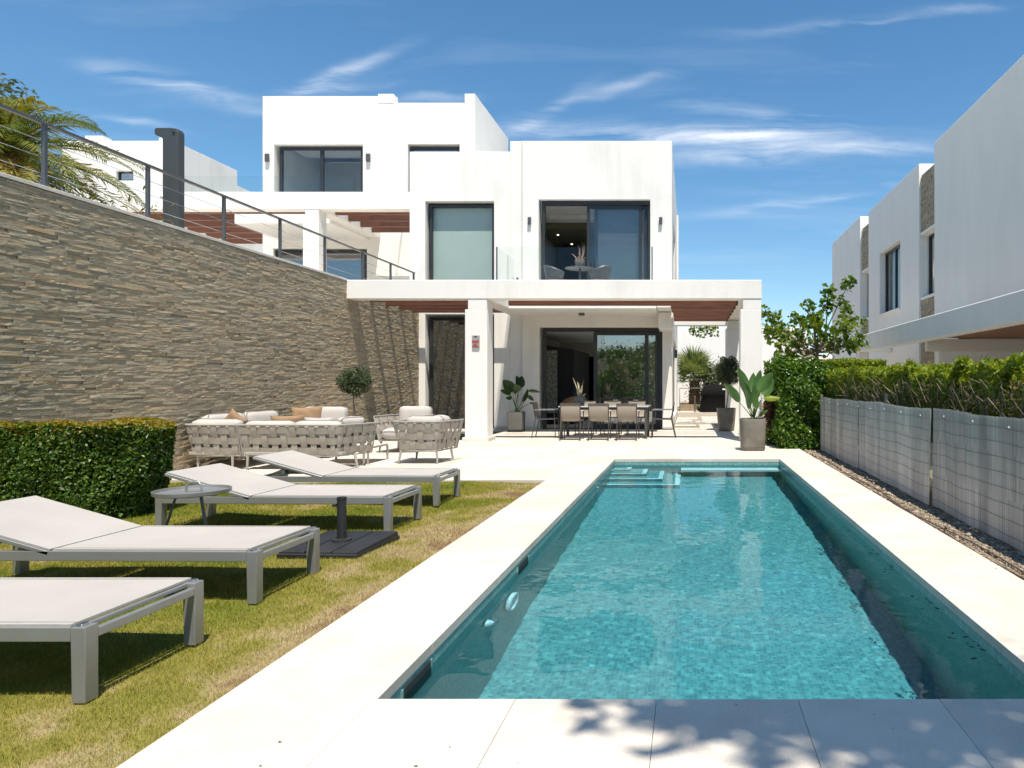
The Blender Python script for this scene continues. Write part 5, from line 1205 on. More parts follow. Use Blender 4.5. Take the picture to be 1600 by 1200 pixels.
def hedge_points(n, x0, x1, y0, y1, z0, z1, depth=.10, bulge=.03, faces='xyz', seed=0):
    """points and outward normals in the skin of a clipped hedge box"""
    wx, wy, wz = x1-x0, y1-y0, z1-z0
    areas = np.array([wx*wz, wx*wz*.6, wy*wz, wx*wy]); areas = areas/areas.sum()
    f = rng.choice(4, n, p=areas); u = rng.random(n); v = rng.random(n); d = rng.random(n)**1.6*depth
    P = np.zeros((n, 3)); N = np.zeros((n, 3))
    k = f == 0; P[k] = np.stack([x0+wx*u[k], y0+d[k], z0+wz*v[k]], 1); N[k] = (0, -1, .15)
    k = f == 1; P[k] = np.stack([x0+wx*u[k], y1-d[k], z0+wz*v[k]], 1); N[k] = (0, 1, .15)
    k = f == 2; s = rng.random(n) < .5; P[k] = np.stack([np.where(s[k], x1-d[k], x0+d[k]), y0+wy*u[k], z0+wz*v[k]], 1); N[k] = np.stack([np.where(s[k], 1., -1.), 0*u[k], 0*u[k]+.15], 1)
    k = f == 3; P[k] = np.stack([x0+wx*u[k], y0+wy*v[k], z1-d[k]], 1); N[k] = (0, 0, 1)
    # soften corners and add waviness
    c = np.array([(x0+x1)/2, (y0+y1)/2, (z0+z1)/2])
    wv = np.sin(P[:, 0]*3.1+seed)*np.cos(P[:, 2]*4.3+P[:, 1]*2.2)+.6*np.sin(P[:, 0]*9.3+P[:, 1]*7.7+P[:, 2]*8.1)
    P += N*(wv*bulge)[:, None]
    return P, N
def left_hedge():
    t = thing('clipped_hedge', 'dark green clipped box hedge with rusty new tips, left edge of the lawn', 'hedge')
    x0, x1, y0, y1, z0, z1 = -7.2, -5.22, 6.45, 7.12, -.03, .86
    def shape(P):
        # rounded end towards the pool
        k = np.clip((P[:, 0]-(x1-.35))/.35, 0, 1); mid = (y0+y1)/2; P[:, 1] = mid+(P[:, 1]-mid)*(1-.5*k**2); P[:, 2] -= .05*k**3*(P[:, 2]/.8)
        P += (.028*np.sin(P[:, 0]*6.1+P[:, 1]*5)*np.sin(P[:, 2]*7+1))[:, None]*np.array([0, 1., .4])
        low = np.clip((.35-P[:, 2])/.35, 0, 1); P[:, 0] -= low*.12*(P[:, 0] > x1-.5); P[:, 0] += .06*(P[:, 2]/.9)*(P[:, 0] > x1-.4)
        return P
    P, N = hedge_points(52000, x0, x1, y0, y1, z0, z1, .13, .018); P = shape(P)
    leaf_cloud(P, .024, 'leaf_hedge', 'foliage', t, 1.7, .4, N, kind='stuff')
    P, N = hedge_points(14000, x0, x1, y0, y1, z0, z1, .03, .022, seed=0); P = shape(P)
    k = (P[:, 2] > z1-.15*rng.random(len(P))**1.5-.015); P, N = P[k], N[k]; P[:, 2] += .012
    leaf_cloud(P, .022, 'leaf_tip', 'young_tips', t, 1.8, .4, N, kind='stuff')
    P = np.array([[rng.uniform(x0+.08, x1-.16), rng.uniform(y0+.10, y1-.10), rng.uniform(z0, z1-.10)] for _ in range(9000)])
    leaf_cloud(P, .05, 'leaf_hedge', 'inner_leaves', t, 1.5, .3, kind='stuff')
left_hedge()
def right_hedge():
    t = thing('privet_hedge', 'lime green privet hedge with bare brown twigs behind the reed screen', 'hedge')
    def top(y): return 1.34+.016*(y-5)
    n = 46000; y = 2.2+11.3*rng.random(n)**.9; x = 2.66+.8*rng.random(n); side = rng.random(n) < .5
    zt = 1.35+.014*(y-5)+.03*np.sin(y*2.3)+.03*np.sin(y*5.1+1)+.02*np.sin(x*9+y*7)+.035*np.maximum(0, np.sin(y*17+x*6))**3+.03*np.sin(y*11.3)
    z = np.where(side, zt-(.10+.42*np.clip((y-6)/6, 0, 1)**1.2+.15*(np.sin(y*4.3)+np.sin(y*1.7+2)*np.sin(y*9)))*rng.random(n)**1.2, zt-.06*rng.random(n)); x = np.where(side, 2.66+.10*rng.random(n)+.03*np.sin(y*6), x)
    P = np.stack([x, y, z+.05*(rng.random(n)**8)], 1); N = np.where(side[:, None], np.array([-1, -.3, .4]), np.array([0, 0, 1.]))
    leaf_cloud(P, .030, 'leaf_lime', 'foliage', t, 1.8, .4, N, kind='stuff')
    n = 60000; y = 2.2+11.3*rng.random(n); z = .60+.66*rng.random(n); x = 2.64+.35*rng.random(n)
    keep = (rng.random(n) < np.clip((y-4)/5, .30, .95)) | (np.sin(y*3+z*4) > .75)
    P = np.stack([x, y, z], 1)[keep]; leaf_cloud(P, .028, 'leaf_mid', 'inner_leaves', t, 1.7, .4, kind='stuff')
    segs = []; rr = random.Random(4)
    for i in range(3800):
        yy = 2.2+9.5*rr.random()**1.5; xx = 2.62+.40*rr.random()**1.4; z0 = .75+rr.random()*.52
        an = rr.gauss(0, .75); l = rr.uniform(.08, .30); d = Vector((rr.gauss(0, .35), math.sin(an), abs(math.cos(an))*.9)).normalized()
        p = Vector((xx, yy, z0)); q = p+d*l
        if q.z > top(yy)-.04: continue
        segs.append((p, q, rr.uniform(.0016, .0038)))
    twigs(segs, 'twigs', 'twig', t, kind='stuff')
    MB().box(2.95, 3.1, 2.2, 13.3, -.05, 1.0).build('inner_shade', 'soil', t) if False else None
    segs = []
    for i in range(70):
        yy = 2.3+11*rr.random(); segs.append(((3.0+rr.uniform(-.15, .15), yy, -.05), (3.0+rr.uniform(-.2, .1), yy+rr.uniform(-.2, .2), 1.1), .014))
    twigs(segs, 'stems', 'bark', t, kind='stuff')
    # taller dark climber at the far end
    c = thing('climbing_jasmine', 'tall dark green jasmine bush with few white flowers at the fence end', 'bush')
    n = 34000; th = rng.random(n)
    P, N = hedge_points(n, 1.74, 2.93, 13.38, 14.6, -.05, 1.70, .32, .10, seed=3)
    P += (.09*np.sin(P[:, 0]*5+P[:, 2]*3.1)*np.sin(P[:, 2]*4.7+P[:, 1]*3+1))[:, None]*N; kx = np.clip((P[:, 2]-1.2)/.5, 0, 1)**2; P[:, 1] += .25*kx*(P[:, 1] < 14); P[:, 2] -= .16*np.clip((P[:, 0]-2.5)/.45, 0, 1)**2
    k = P[:, 0] < 1.95; P[k, 2] = P[k, 2]*.98; drop = np.clip((P[:, 0]-2.45)/.5, 0, 1); P[:, 2] -= drop*.10
    P += rng.normal(0, .025, P.shape)
    leaf_cloud(P, .042, 'leaf_dark', 'foliage', c, 1.8, .4, N, kind='stuff')
    P = np.stack([rng.uniform(1.85, 2.8, 6000), rng.uniform(13.5, 14.4, 6000), rng.uniform(0, 1.6, 6000)], 1); leaf_cloud(P, .09, 'leaf_dark', 'inner_leaves', c, 1.5, kind='stuff')
    P, N = hedge_points(60, 1.74, 2.9, 13.33, 14.6, .2, 1.72, .02, .07, seed=3); leaf_cloud(P, .035, 'white_flower', 'blossom', c, 1., .2, N, kind='stuff')
    d = thing('yellow_green_hedge', 'pale yellow green clipped hedge behind the jasmine bush', 'hedge')
    P, N = hedge_points(15000, 2.3, 4.35, 15.2, 16.2, -.6, 1.78, .15, .03); leaf_cloud(P, .045, 'leaf_lime', 'foliage', d, 1.7, .4, N, kind='stuff')
    P = np.stack([rng.uniform(2.4, 4.2, 4000), rng.uniform(15.35, 16.05, 4000), rng.uniform(-.5, 1.65, 4000)], 1); leaf_cloud(P, .09, 'leaf_dark', 'inner_leaves', d, 1.5, kind='stuff')
    e = thing('reddish_shrub', 'dark reddish brown shrub behind the large potted plant', 'bush')
    P, N = hedge_points(6000, 1.62, 2.25, 14.2, 14.9, 0, 1.55, .2, .05); leaf_cloud(P, .04, mat_red(), 'foliage', e, 1.9, .4, N, kind='stuff')
def mat_red():
    M['leaf_red'] = leaf_mat('reddish_shrub_leaf', [(.05, .025, .015), (.10, .04, .03), (.09, .09, .02)], .3); return 'leaf_red'
right_hedge()
def fence():
    t = thing('reed_screen_fence', 'grey weathered reed screen fence along the gravel strip', 'fence')
    rr = random.Random(9)
    panels = [(13.15, 10.24, 0, .0), (10.23, 8.96, .012, .0), (8.99, 7.10, -.012, .10), (7.07, 6.13, .004, -.06), (6.16, 4.2, -.012, .0), (4.22, 2.2, 0, .0)]
    for (ya, yb, dx, lean) in panels:
        V = []; F = []; rn = []; y = ya; h0 = 1.0+rr.uniform(-.012, .012); grp = rr.random(); pv = rr.uniform(-.15, .2)
        while y > yb:
            w = rr.uniform(.013, .021); o = len(V); zt = h0+rr.uniform(-.004, .004)+.008*math.sin(y*3)
            if rr.random() < .10: grp = rr.random()
            bow = .012*math.sin((ya-y)/(ya-yb)*math.pi*2+dx*40)+.004*math.sin(y*13)
            def P(yy, z, e): 
                sh = lean*(1-z)*( (ya-yy)/(ya-yb)-.5)
                return (2.50+dx+bow*(1-.5*z)-e, yy+sh*1.0, z)
            for z in (.0, .35, .7, zt):
                V += [P(y, z, 0), P(y-w*.3, z, .009), P(y-w*.7, z, .009), P(y-w, z, 0)]
            for r in range(3):
                a = o+r*4; b = a+4
                for k in range(3): F.append((a+k, a+k+1, b+k+1, b+k)); rn.append(min(1, max(0, pv+(.5*grp+.5*rr.random() if k == 1 else .25*grp+.2*rr.random()))))  # slat flanks coloured darker, painting shade into the grooves
            y -= w+rr.choice([0, 0, 0, .0015])
        p = npmesh('reed_panel', np.array(V), np.array(F), 'reed', t, rnd=np.array(rn))
        for j in range(8):
            z = .07+j*.118; pts = [(2.493+dx+.012*math.sin(f/14*math.pi*2+dx*40)*(1-.5*z)-.008, ya-(ya-yb)*f/14+lean*(1-z)*(f/14-.5), z+.005*math.sin(f*.9+j*.7)+.004*math.sin(f*.4)) for f in range(15)]
            MB().tube(pts, .0016, 5, caps=False).build('wire', 'rail', p)
    for y in (13.17, 10.22, 8.95, 7.07, 4.19, 2.2): MB().box(2.53, 2.57, y-.02, y+.02, -.05, 1.12 if y == 8.95 else .99, .5).build('post', 'rail', t, bevel=.003)
    # white ties
    for i in range(14):
        y = 12.8-i*.68; MB().box(2.455, 2.462, y-.007, y+.007, .93-.01*(i % 3), .945-.01*(i % 3), .5).build('cable_tie', 'white', t)
    h = thing('irrigation_hose', 'thin brown irrigation hose lying along the gravel strip', 'hose')
    MB().tube([(2.16+.012*math.sin(i*.9)+.01*math.sin(i*.31), 2.2+i*.23, -.012) for i in range(50)], .0075, 6).build('pipe', 'hose', h)
    k = thing('irrigation_hose', 'second brown hose nearer the reed screen among the stones', 'hose')
    MB().tube([(2.22+.03*math.sin(i*.5+1)+.02*math.sin(i*.23), 2.2+i*.23, -.008) for i in range(46)], .006, 6).build('pipe', 'hose', k)
fence()
def right_tree():
    t = thing('broadleaf_tree', 'young broadleaf tree with open crown behind the right hedge', 'tree', (3.12, 17.0, -1.2))
    rr = random.Random(12); base = Vector((0, 0, 0)); fork = Vector((.02, 0, 3.15))
    MB().tube([base, (.03, 0, 1.6), fork], [.075, .06, .05], 10).build('trunk', 'bark', t, smooth=True)
    ends = []; PXm = 17.0/1080
    def P(px, py, dy=0): return Vector(((px-1276)*PXm, dy, 1.25+1.2+(600-py)*PXm))
    # limbs reach to the leaf masses seen in the crown
    limbs = [(1213, 497, .3), (1208, 530, -.3), (1228, 552, .1), (1245, 500, -.2), (1262, 528, .5), (1272, 503, -.1), (1296, 470, .2), (1300, 452, .3), (1322, 447, -.2), (1266, 478, .1), (1318, 508, -.4), (1340, 505, 0),
             (1330, 480, .3), (1310, 540, .3), (1332, 535, -.3), (1345, 533, .1), (1290, 522, -.5), (1250, 540, .4), (1285, 495, .6), (1225, 515, .4), (1300, 520, .5), (1240, 520, -.6), (1205, 512, 0), (1195, 487, .2)]
    for i, (x, y, dy) in enumerate(limbs):
        e = P(x, y, dy*1.3); mid = fork.lerp(e, .5)+Vector((rr.uniform(-.1, .1), rr.uniform(-.1, .1), -.10+rr.uniform(-.05, .1)))
        MB().tube([fork+Vector((0, 0, rr.uniform(-.05, .2))), mid, e], [.026, .016, .007], 6).build('limb', 'bark', t)
        ends += [(e, 1.), (mid.lerp(e, .55), .7)]
    pts = []
    for e, s in ends:
        k = 40 if s == 1. else 20
        rad = .20 if e.z > 4.1 else .27
        for _ in range(k):
            v = Vector((rr.gauss(0, 1), rr.gauss(0, 1), rr.gauss(0, .75))); v = v.normalized()*rad*rr.random()**.45
            pts.append((e+v)[:])
    leaf_cloud(np.array(pts), .115, 'leaf_tree', 'crown', t, 1.25, .4)
    # overhanging sprig above the side path
    u = thing('hanging_branch', 'leafy branch hanging into view under the far pergola beam', 'branch', (.35, 21.5, 0))
    MB().tube([(1.4, .3, 3.4), (.8, .1, 3.15), (.1, 0, 2.95)], [.02, .014, .006], 6).build('limb', 'bark', u)
    pts = [(rr.uniform(-.35, .55), rr.uniform(-.3, .3), 2.98-.30*rr.random()**1.5+.1*rr.random()) for _ in range(120)]
    leaf_cloud(np.array(pts), .10, 'leaf_tree', 'leaves', u, 1.3, .35)
right_tree()
def potted():
    # bird of paradise in the large pot
    t = pot_round('large weathered square round pot with bird of paradise by the pool corner', 'plant pot', (1.20, 13.08, .0), .243, .222, .60, 'pot', .28)
    p = thing('bird_of_paradise', 'bird of paradise plant with long paddle leaves in the large pot', 'plant', (1.20, 13.08, .55))
    s = 12.95/1080
    def Q(px, py, dy): return Vector(((px-1077)*s-1.20, dy, 1.25+(600-py)*s-.55))
    spec = [((1156, 629), (1131, 597), .15, -.05), ((1168, 617), (1153, 571), .17, .03), ((1172, 632), (1160, 592), .13, -.10), ((1182, 625), (1190, 575), .16, .05), ((1187, 612), (1208, 580), .20, -.06), ((1194, 620), (1212, 590), .16, .10),
            ((1176, 612), (1180, 580), .13, .12), ((1170, 640), (1164, 605), .11, -.15), ((1183, 640), (1178, 600), .12, -.12), ((1195, 622), (1222, 621), .10, .02), ((1186, 650), (1200, 640), .07, -.1)]
    for i, (b, e, w, dy) in enumerate(spec):
        big_leaf(p, Q(*b, dy), Q(*e, dy*1.6), w*1.2, 'leaf_strel' if i != 9 else 'leaf_lime', .04, .16, stalk=(random.uniform(-.06, .06), random.uniform(-.06, .06), 0), ragged=.3, face=True)
    # topiary in pot behind
    t = pot_round('tapered grey pot with a small round topiary beside the rear column', 'plant pot', (.985, 18.45, .0), .255, .205, .61, 'pot', .35)
    o = thing('topiary_olive', 'small dark ball topiary on a thin curved stem in the tapered pot', 'tree', (.985, 18.45, .56))
    MB().tube([(0, 0, 0), (.03, 0, .25), (.05, 0, .42), (.02, 0, .60), (.03, 0, .85)], [.018, .016, .014, .013, .01], 8).build('trunk', 'bark', o, smooth=True)
    n = 5200; v = rng.normal(size=(n, 3)); v /= np.linalg.norm(v, axis=1)[:, None]; rad = .36*(rng.random(n)**.35); P = v*rad[:, None]*np.array([.95, .95, 1.15])*(1+.12*np.sin(v[:, 0]*7+v[:, 2]*5))[:, None]+np.array([.03, 0, 1.02])
    leaf_cloud(P, .026, 'leaf_olive', 'crown', o, 2.2, .4)
    # small olive standard by the stone wall
    t = pot_round('low grey pot behind the sofas holding the olive standard', 'plant pot', (-6.45, 13.3, .0), .21, .17, .36, 'potb', .3)
    o = thing('olive_standard', 'small olive tree with a round crown in front of the stone wall', 'tree', (-6.45, 13.3, .3))
    MB().tube([(0, 0, 0), (.02, 0, .3), (-.01, 0, .6), (.0, 0, 1.0)], [.017, .015, .012, .01], 8).build('trunk', 'bark', o, smooth=True)
    n = 4300; v = rng.normal(size=(n, 3)); v /= np.linalg.norm(v, axis=1)[:, None]; rad = .29*(rng.random(n)**.4)*(1+.16*np.sin(v[:, 0]*5+v[:, 2]*6)*np.cos(v[:, 1]*4)); P = v*rad[:, None]*np.array([1.1, 1, .95])+np.array([0, 0, 1.0])
    leaf_cloud(P, .020, 'leaf_olive', 'crown', o, 2.8, .4)
    segs = [((0, 0, 1.0), tuple(x), .004) for x in P[rng.choice(n, 26)]]; twigs(segs, 'twigs', 'bark', o)
    # pot with broad leaves against the house
    t = pot_round('charcoal tall pot with broad dark leaves against the house wall', 'plant pot', (-4.53, 18.1, .0), .205, .185, .52, 'potb', 1.0)
    MB().lathe([(.19, 0), (.19, .06)], (0, 0, .0), 40, 1.0).build('foot', 'black', t)
    p = thing('broad_leaf_plant', 'potted plant with broad dark glossy leaves left of the dining table', 'plant', (-4.53, 18.1, .47))
    s = 18.0/1080
    def Q(px, py, dy): return Vector(((px-1077)*s+4.53, dy, 1.25+(600-py)*s-.47))
    spec = [((800, 613), (786, 592), .30, -.05), ((806, 607), (812, 586), .28, .10), ((799, 617), (783, 609), .20, -.15), ((803, 616), (797, 598), .26, .05), ((816, 628), (826, 606), .17, -.12), ((824, 611), (844, 612), .10, -.05), ((822, 618), (832, 626), .10, .05),
            ((797, 622), (786, 621), .12, .1), ((808, 602), (801, 586), .18, .16), ((826, 630), (842, 632), .07, -.05), ((812, 612), (808, 600), .2, -.2)]
    for b, e, w, dy in spec: big_leaf(p, Q(*b, dy), Q(*e, dy*1.5), w, 'leaf_deep', .05, .08, stalk=(random.uniform(-.07, .07), random.uniform(-.07, .07), 0), face=True)
    # aloe on the table, snake plant on the balcony
    def spiky(lab, kind, cat, loc, px, py0, hs, m, mp, potlab):
        t = thing('small_planter', potlab, 'plant pot', loc)
        MB().lathe([(.10, 0), (.105, .005), (.125, .20), (.122, .205), (.105, .205), (.10, .17)], (0, 0, 0), 28, .6).build('pot', mp, t, smooth=True)
        MB().lathe([(0, .17), (.10, .175), (0, .18)], (0, 0, 0), 24, .6).build('soil', 'soil', t)
        p = thing(kind, lab, cat, (loc[0], loc[1], loc[2]+.17))
        for (dx, dy, h, w) in hs:
            b = Vector((dx*.25, dy*.25, 0)); e = Vector((dx, dy, h)); big_leaf(p, b, e, w, m, .0, .25, n=8)
    spiky('pale spiky succulent standing in the middle of the dining table', 'succulent', 'plant', (-2.58, 16.25, .742), 910, 600, [(-.17, 0, .50, .045), (-.06, .05, .40, .05), (.02, -.05, .28, .06), (.12, .02, .46, .045), (.06, .08, .34, .05), (.16, -.05, .12, .045), (-.04, -.06, .30, .06), (.0, .1, .38, .04)], 'leaf_aloe', 'pot', 'square grey planter on the dining table')
    spiky('pinkish spiky succulent on the small balcony table', 'succulent', 'plant', (-2.85, 18.0, 4.265), 905, 400, [(-.22, 0, .22, .035), (-.06, .03, .46, .05), (.02, -.03, .36, .05), (.10, .02, .48, .05), (.05, .08, .42, .05), (.17, -.05, .12, .035), (-.02, -.06, .30, .06), (.13, .05, .36, .04), (-.10, .05, .16, .04)], 'leaf_pink', 'potb', 'dark grey planter on the balcony table')
potted()
def fan_palm():
    t = thing('fan_palm', 'fan palm with stubby fibrous trunk at the end of the side path', 'palm', (.22, 28.6, .42))
    H = .98; prof = []
    for i in range(15): prof.append((.235-.06*i/14+.018*(i % 2), H*i/14))
    MB().lathe(prof, (0, 0, 0), 18).build('trunk', 'palmbark', t)
    sg = MB()
    for i in range(60):
        a = i*2.4; z = .1+H*.85*(i/60); r = .22-.05*i/60
        sg.tube([(r*math.cos(a), r*math.sin(a), z), ((r+.07)*math.cos(a), (r+.07)*math.sin(a), z+.09)], [.03, .012], 4)
    sg.build('leaf_bases', 'palmbark', t, kind='stuff')
    rr = random.Random(3)
    for i in range(23):
        a = i*2.399+rr.uniform(-.2, .2); el = R(86-90*(i/23)**1.4); pl = rr.uniform(.55, .85)*(1 if el > .5 else .75)
        d = Vector((math.cos(a)*math.cos(el), math.sin(a)*math.cos(el), math.sin(el))); b = Vector((0, 0, H)); c = b+d*pl+Vector((0, 0, -.05))
        side = d.cross(Vector((0, 0, 1))); side = side.normalized() if side.length > .1 else Vector((1, 0, 0)); up = side.cross(d)
        m = MB(); m.tube([b, b.lerp(c, .5)+Vector((0, 0, .02)), c], .011, 4, r=.2); nseg = 26; Lf = rr.uniform(.80, 1.0)*(1 if el > .5 else .75)
        for k in range(nseg):
            th = R(-118+236*k/(nseg-1)); dr = (d*math.cos(th)+side*math.sin(th)).normalized(); L2 = Lf*(1-.18*abs(math.sin(th)))*rr.uniform(.92, 1.05)
            q = side*math.cos(th)-d*math.sin(th); w = .026; tip = c+dr*L2+Vector((0, 0, -.08*rr.random()-.05*max(0, math.cos(el)))); md = c+dr*L2*.55+up*.02
            m.add([c, md-q*w, md+up*.010, md+q*w, tip], [(0, 1, 2), (0, 2, 3), (1, 4, 2), (2, 4, 3)], rr.random())
        m.build('frond', 'leaf_fan', t)
    n = 2600; P = rng.normal(size=(n, 3))*np.array([.45, .25, .38])+np.array([.95, 28.3, 1.35]); b = thing('garden_shrub', 'loose grey green shrub right of the fan palm', 'bush')
    leaf_cloud(P, .05, 'leaf_olive', 'foliage', b, 2.4, .4, kind='stuff')
    b = thing('ground_plant', 'low dark green strappy plant beside the barbecue cover', 'plant', (.42, 27.2, .16))
    for i in range(26):
        a = i*2.4; big_leaf(b, (0, 0, 0), (.34*math.cos(a)*rr.uniform(.5, 1), .3*math.sin(a), rr.uniform(.15, .42)), .04, 'leaf_deep', .1, .2, n=5)
    b = thing('flower_spikes', 'slender pale flower stems between the two large pots', 'plant', (1.38, 17.2, 0))
    n = 900; P = np.stack([rng.uniform(-.10, .14, n), rng.uniform(-.5, .3, n), rng.random(n)**1.3*.78], 1); leaf_cloud(P, .022, 'leaf_olive', 'foliage', b, 2.2, .4, kind='stuff')
    twigs([((x, y, 0), (x+.02, y, .8+.1*math.sin(x*90)), .004) for x, y in zip(np.linspace(-.08, .12, 9), np.linspace(-.4, .25, 9))], 'stems', 'twig', b)
fan_palm()
def date_palm():
    t = thing('date_palm', 'feathery date palm behind the railing at the top left', 'palm', (-10.25, 10.3, 3.5))
    MB().lathe([(.30, 0), (.24, .5), (.20, 1.15)], (0, 0, 0), 14).build('trunk', 'palmbark', t)
    rr = random.Random(8); crown = Vector((0, 0, 1.15))
    for i in range(46):
        a = i*2.399; el = R(66-90*(i/46)); L = rr.uniform(1.7, 2.2)
        if i in (13, 21, 30): a = R({13: -8, 21: 12, 30: -20}[i])
        d = Vector((math.cos(a)*math.cos(el), math.sin(a)*math.cos(el), math.sin(el)))
        m = MB(); pts = []; n = 30
        for k in range(n+1):
            f = k/n; pts.append(crown+d*L*f+Vector((0, 0, -1))*L*(.52 if el > 0 else .25)*f*f)
        m.tube(pts, [.022*(1-.85*k/n) for k in range(n+1)], 4, r=.7)
        dry = rr.random() if el < .1 else rr.random()*.55
        for k in range(3, n+1):
            tg = (pts[k]-pts[k-1]).normalized(); side = tg.cross(Vector((0, 0, 1))).normalized(); up = side.cross(tg)
            for s in (-1, 1):
                for sub in (0, .5):
                    p = pts[k-1].lerp(pts[k], sub); f = k/n; l = .42*math.sin(math.pi*min(1, f*.86+.12))**.6*rr.uniform(.85, 1.1)
                    dr = (side*s*.8+tg*.75+up*rr.uniform(.1, .35)).normalized(); q = p+dr*l*.6; e = p+dr*l+Vector((0, 0, -.10*l-.06)); wv = tg.cross(dr).cross(dr).normalized()*.0095
                    m.add([p, q-wv, q+wv, e], [(0, 1, 2), (1, 3, 2)], min(1, max(0, dry+rr.uniform(-.15, .15))))
        m.build('frond', 'leaf_palm', t)
    b = thing('background_tree', 'grey green tree crown rising behind the date palm', 'tree', (-14.1, 13.0, 3.9))
    MB().tube([(0, 0, 0), (.1, 0, 1.2), (0, 0, 2.2)], [.14, .10, .06], 8).build('trunk', 'bark', b)
    n = 9000; v = rng.normal(size=(n, 3)); v /= np.linalg.norm(v, axis=1)[:, None]; rad = rng.random(n)**.4*(1+.25*np.sin(v[:, 0]*4+1)*np.cos(v[:, 2]*5)); P = v*rad[:, None]*np.array([1.5, 1.2, 1.05])+np.array([0, 0, 2.35])
    leaf_cloud(P, .06, 'leaf_olive', 'crown', b, 1.9, .4)
    # low planting along the top
    b = thing('terrace_shrub', 'dry golden green planting low behind the railing under the palm', 'bush', (-9.4, 10.3, 3.5))
    n = 5200; P = rng.normal(size=(n, 3))*np.array([.55, .8, .22])+np.array([-.4, 0, .22]); leaf_cloud(P, .03, 'leaf_palm', 'foliage', b, 3.5, .4, kind='stuff')
date_palm()
def behind_camera():
    # shade tree behind the camera: throws the dappled shadow on the near paving
    t = thing('shade_tree', 'leafy tree behind the camera shading the near end of the pool', 'tree', (3.9, -1.2, -.05))
    MB().tube([(0, 0, 0), (-.1, .0, 3.0), (-.4, -.3, 6.0)], [.16, .12, .08], 10).build('trunk', 'bark', t, smooth=True)
    rr = random.Random(21); pts = []
    # crown given by clusters; sun carries each one along (-.13, .37) per metre of height
    for i in range(115):
        sx = rr.uniform(-.35, 3.2); sy = rr.uniform(1.9, 3.0) if sx < 1.2 else rr.uniform(1.3, 3.15)
        if sx < 1.0 and sy < 2.72-.45*(sx+.35): continue
        z = rr.uniform(6.6, 8.8); c = Vector((sx+.13*z, sy-.37*z, z))-Vector((3.9, -1.2, -.05))
        if i % 3 == 0: MB().tube([(-.4, -.3, 6.0), Vector((-.4, -.3, 6.0)).lerp(c, .6)+Vector((0, 0, .15)), c], [.035, .02, .006], 6).build('limb', 'bark', t)
        for _ in range(30):
            v = Vector((rr.gauss(0, .17), rr.gauss(0, .13), rr.gauss(0, .14))); pts.append((c+v)[:])
    leaf_cloud(np.array(pts), .085, 'leaf_tree', 'crown', t, 2.3, .35)
    # bougainvillea and garden bushes the window panes reflect
    for j, (x, y, rx, rz_, lab, m) in enumerate(((-5.6, -10.5, 2.2, 3.4, 'large dark bush behind the camera left of the pool axis', 'leaf_dark'), (-1.6, -11, 1.9, 2.0, 'round green bush behind the camera in the middle', 'leaf_hedge'), (2.8, -12, 3.0, 2.2, 'broad green bush behind the camera on the right', 'leaf_dark'), (-10.5, -12, 3, 3.6, 'tall green bush behind the camera on the left', 'leaf_tree'))):
        b = thing('garden_bush', lab, 'bush', (x, y, -2.0)); n = 15000; v = rng.normal(size=(n, 3)); v /= np.linalg.norm(v, axis=1)[:, None]; v[:, 2] = np.abs(v[:, 2])
        rad = rng.random(n)**.3*(1+.15*np.sin(v[:, 0]*6+j)*np.cos(v[:, 2]*6)); P = v*rad[:, None]*np.array([rx, 1.3, rz_+1.2]); leaf_cloud(P, .085, m, 'foliage', b, 1.6, .4, kind='stuff')
        if j == 0:
            k = (P[:, 2] > 2.6) & (P[:, 0] > .2) & (rng.random(n) < .22); leaf_cloud(P[k]*1.03, .07, 'flower', 'blossom', b, 1.2, .3, kind='stuff')
    n = 2800; x = rng.uniform(-90, 90, n); y = rng.uniform(-100, -26, n); d = np.clip((-20-y)/60, 0, 1)
    z = -2.3 + d*d*(3-2*d)*(6.2 + 2.6*np.sin(x*.045+1.2) + 1.0*np.sin(x*.13+y*.05) + .6*np.sin(x*.41+.3)*np.cos(y*.3))
    s = rng.uniform(.3, 1.1, n); v = rng.normal(size=(n, 60, 3)); v[:, :, 2] = np.abs(v[:, :, 2]); P = (np.stack([x, y, z], 1)[:, None]+v*(s*.8)[:, None, None]).reshape(-1, 3)
    leaf_cloud(P, .26, 'leaf_hedge', 'hillside_scrub', None, 1.3, .4, kind='stuff')
behind_camera()
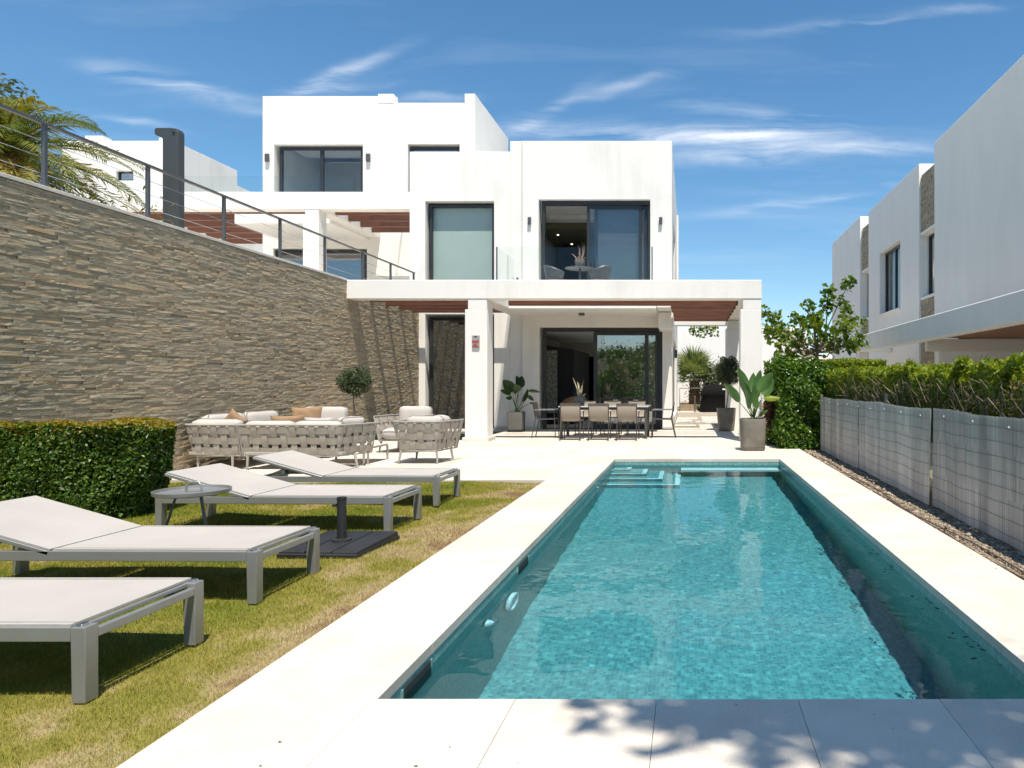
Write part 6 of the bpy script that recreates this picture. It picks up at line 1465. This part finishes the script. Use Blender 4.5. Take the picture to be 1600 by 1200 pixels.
def pool_bits():
    p = thing('pool_light', 'round white underwater pool light ring on the left pool wall', 'pool light', (-1.235, 4.75, -.55))
    MB().tube([(0+.018, .12*math.cos(a), .12*math.sin(a)) for a in np.linspace(0, 2*math.pi, 29)], .020, 8, caps=False).build('ring', 'white', p, smooth=True)
    MB().tube([(.002, 0, 0), (.022, 0, 0)], .10, 24).build('lens', 'white', p)
    p = thing('pool_inlet', 'small white water inlet on the left pool wall near the light', 'inlet', (-1.235, 4.20, -.40))
    MB().tube([(.002, 0, 0), (.02, 0, 0), (.045, 0, 0)], [.045, .042, .022], 16).build('nozzle', 'white', p)
    for (y, lab) in ((3.15, 'dark skimmer opening on the left pool wall nearest the camera'), (5.15, 'dark skimmer opening on the left pool wall farther along'), ):
        s = thing('pool_skimmer', lab, 'skimmer', (-1.243, y, -.13), group='skimmer openings in the pool wall')
        MB().box(.0, .006, -.16, .16, -.09, .055, .5).build('opening', 'dark', s); MB().box(.0, .009, -.175, -.161, -.10, .06, .5).box(.0, .009, .161, .175, -.10, .06, .5).build('frame', 'mosaic', s, kind='stuff')
    for (y, lab) in ((11.0, 'small white inlet high on the left pool wall by the steps'), (9.2, 'tiny white fitting on the left pool wall beyond the loungers')):
        p = thing('pool_inlet', lab, 'inlet', (-1.235, y, -.22)); MB().tube([(.002, 0, 0), (.03, 0, 0)], [.04, .03], 14).build('nozzle', 'white', p)
    rr = random.Random(2); pts = [(1.505-rr.random()**2*.12, rr.choice([3.6, 4.3, 5.1, 5.6, 6.4])+rr.gauss(0, .12), -.111) for _ in range(46)]
    leaf_cloud(np.array(pts), .016, 'dead_leaf', 'floating_leaves', None, 2.2, .4, np.tile(np.array([0, 0, 6.]), (46, 1)), kind='stuff')
    pts = [(rr.uniform(-1.8, 2.1), rr.uniform(1.9, 2.7), .004) for _ in range(16)]+[(2.13+rr.gauss(-.03, .03), rr.uniform(3, 11), .004) for _ in range(30)]
    leaf_cloud(np.array(pts), .008, 'dead_leaf', 'leaf_litter', None, 1.8, .5, np.tile(np.array([0, 0, 6.]), (len(pts), 1)), kind='stuff')
pool_bits()
for o in bpy.data.objects:
    if o.type == 'MESH' and (o.name.split('.')[0] in ('ring', 'lens', 'nozzle', 'opening', 'frame', 'step', 'nosing', 'ledge')): o.cycles.is_caustics_receiver = True
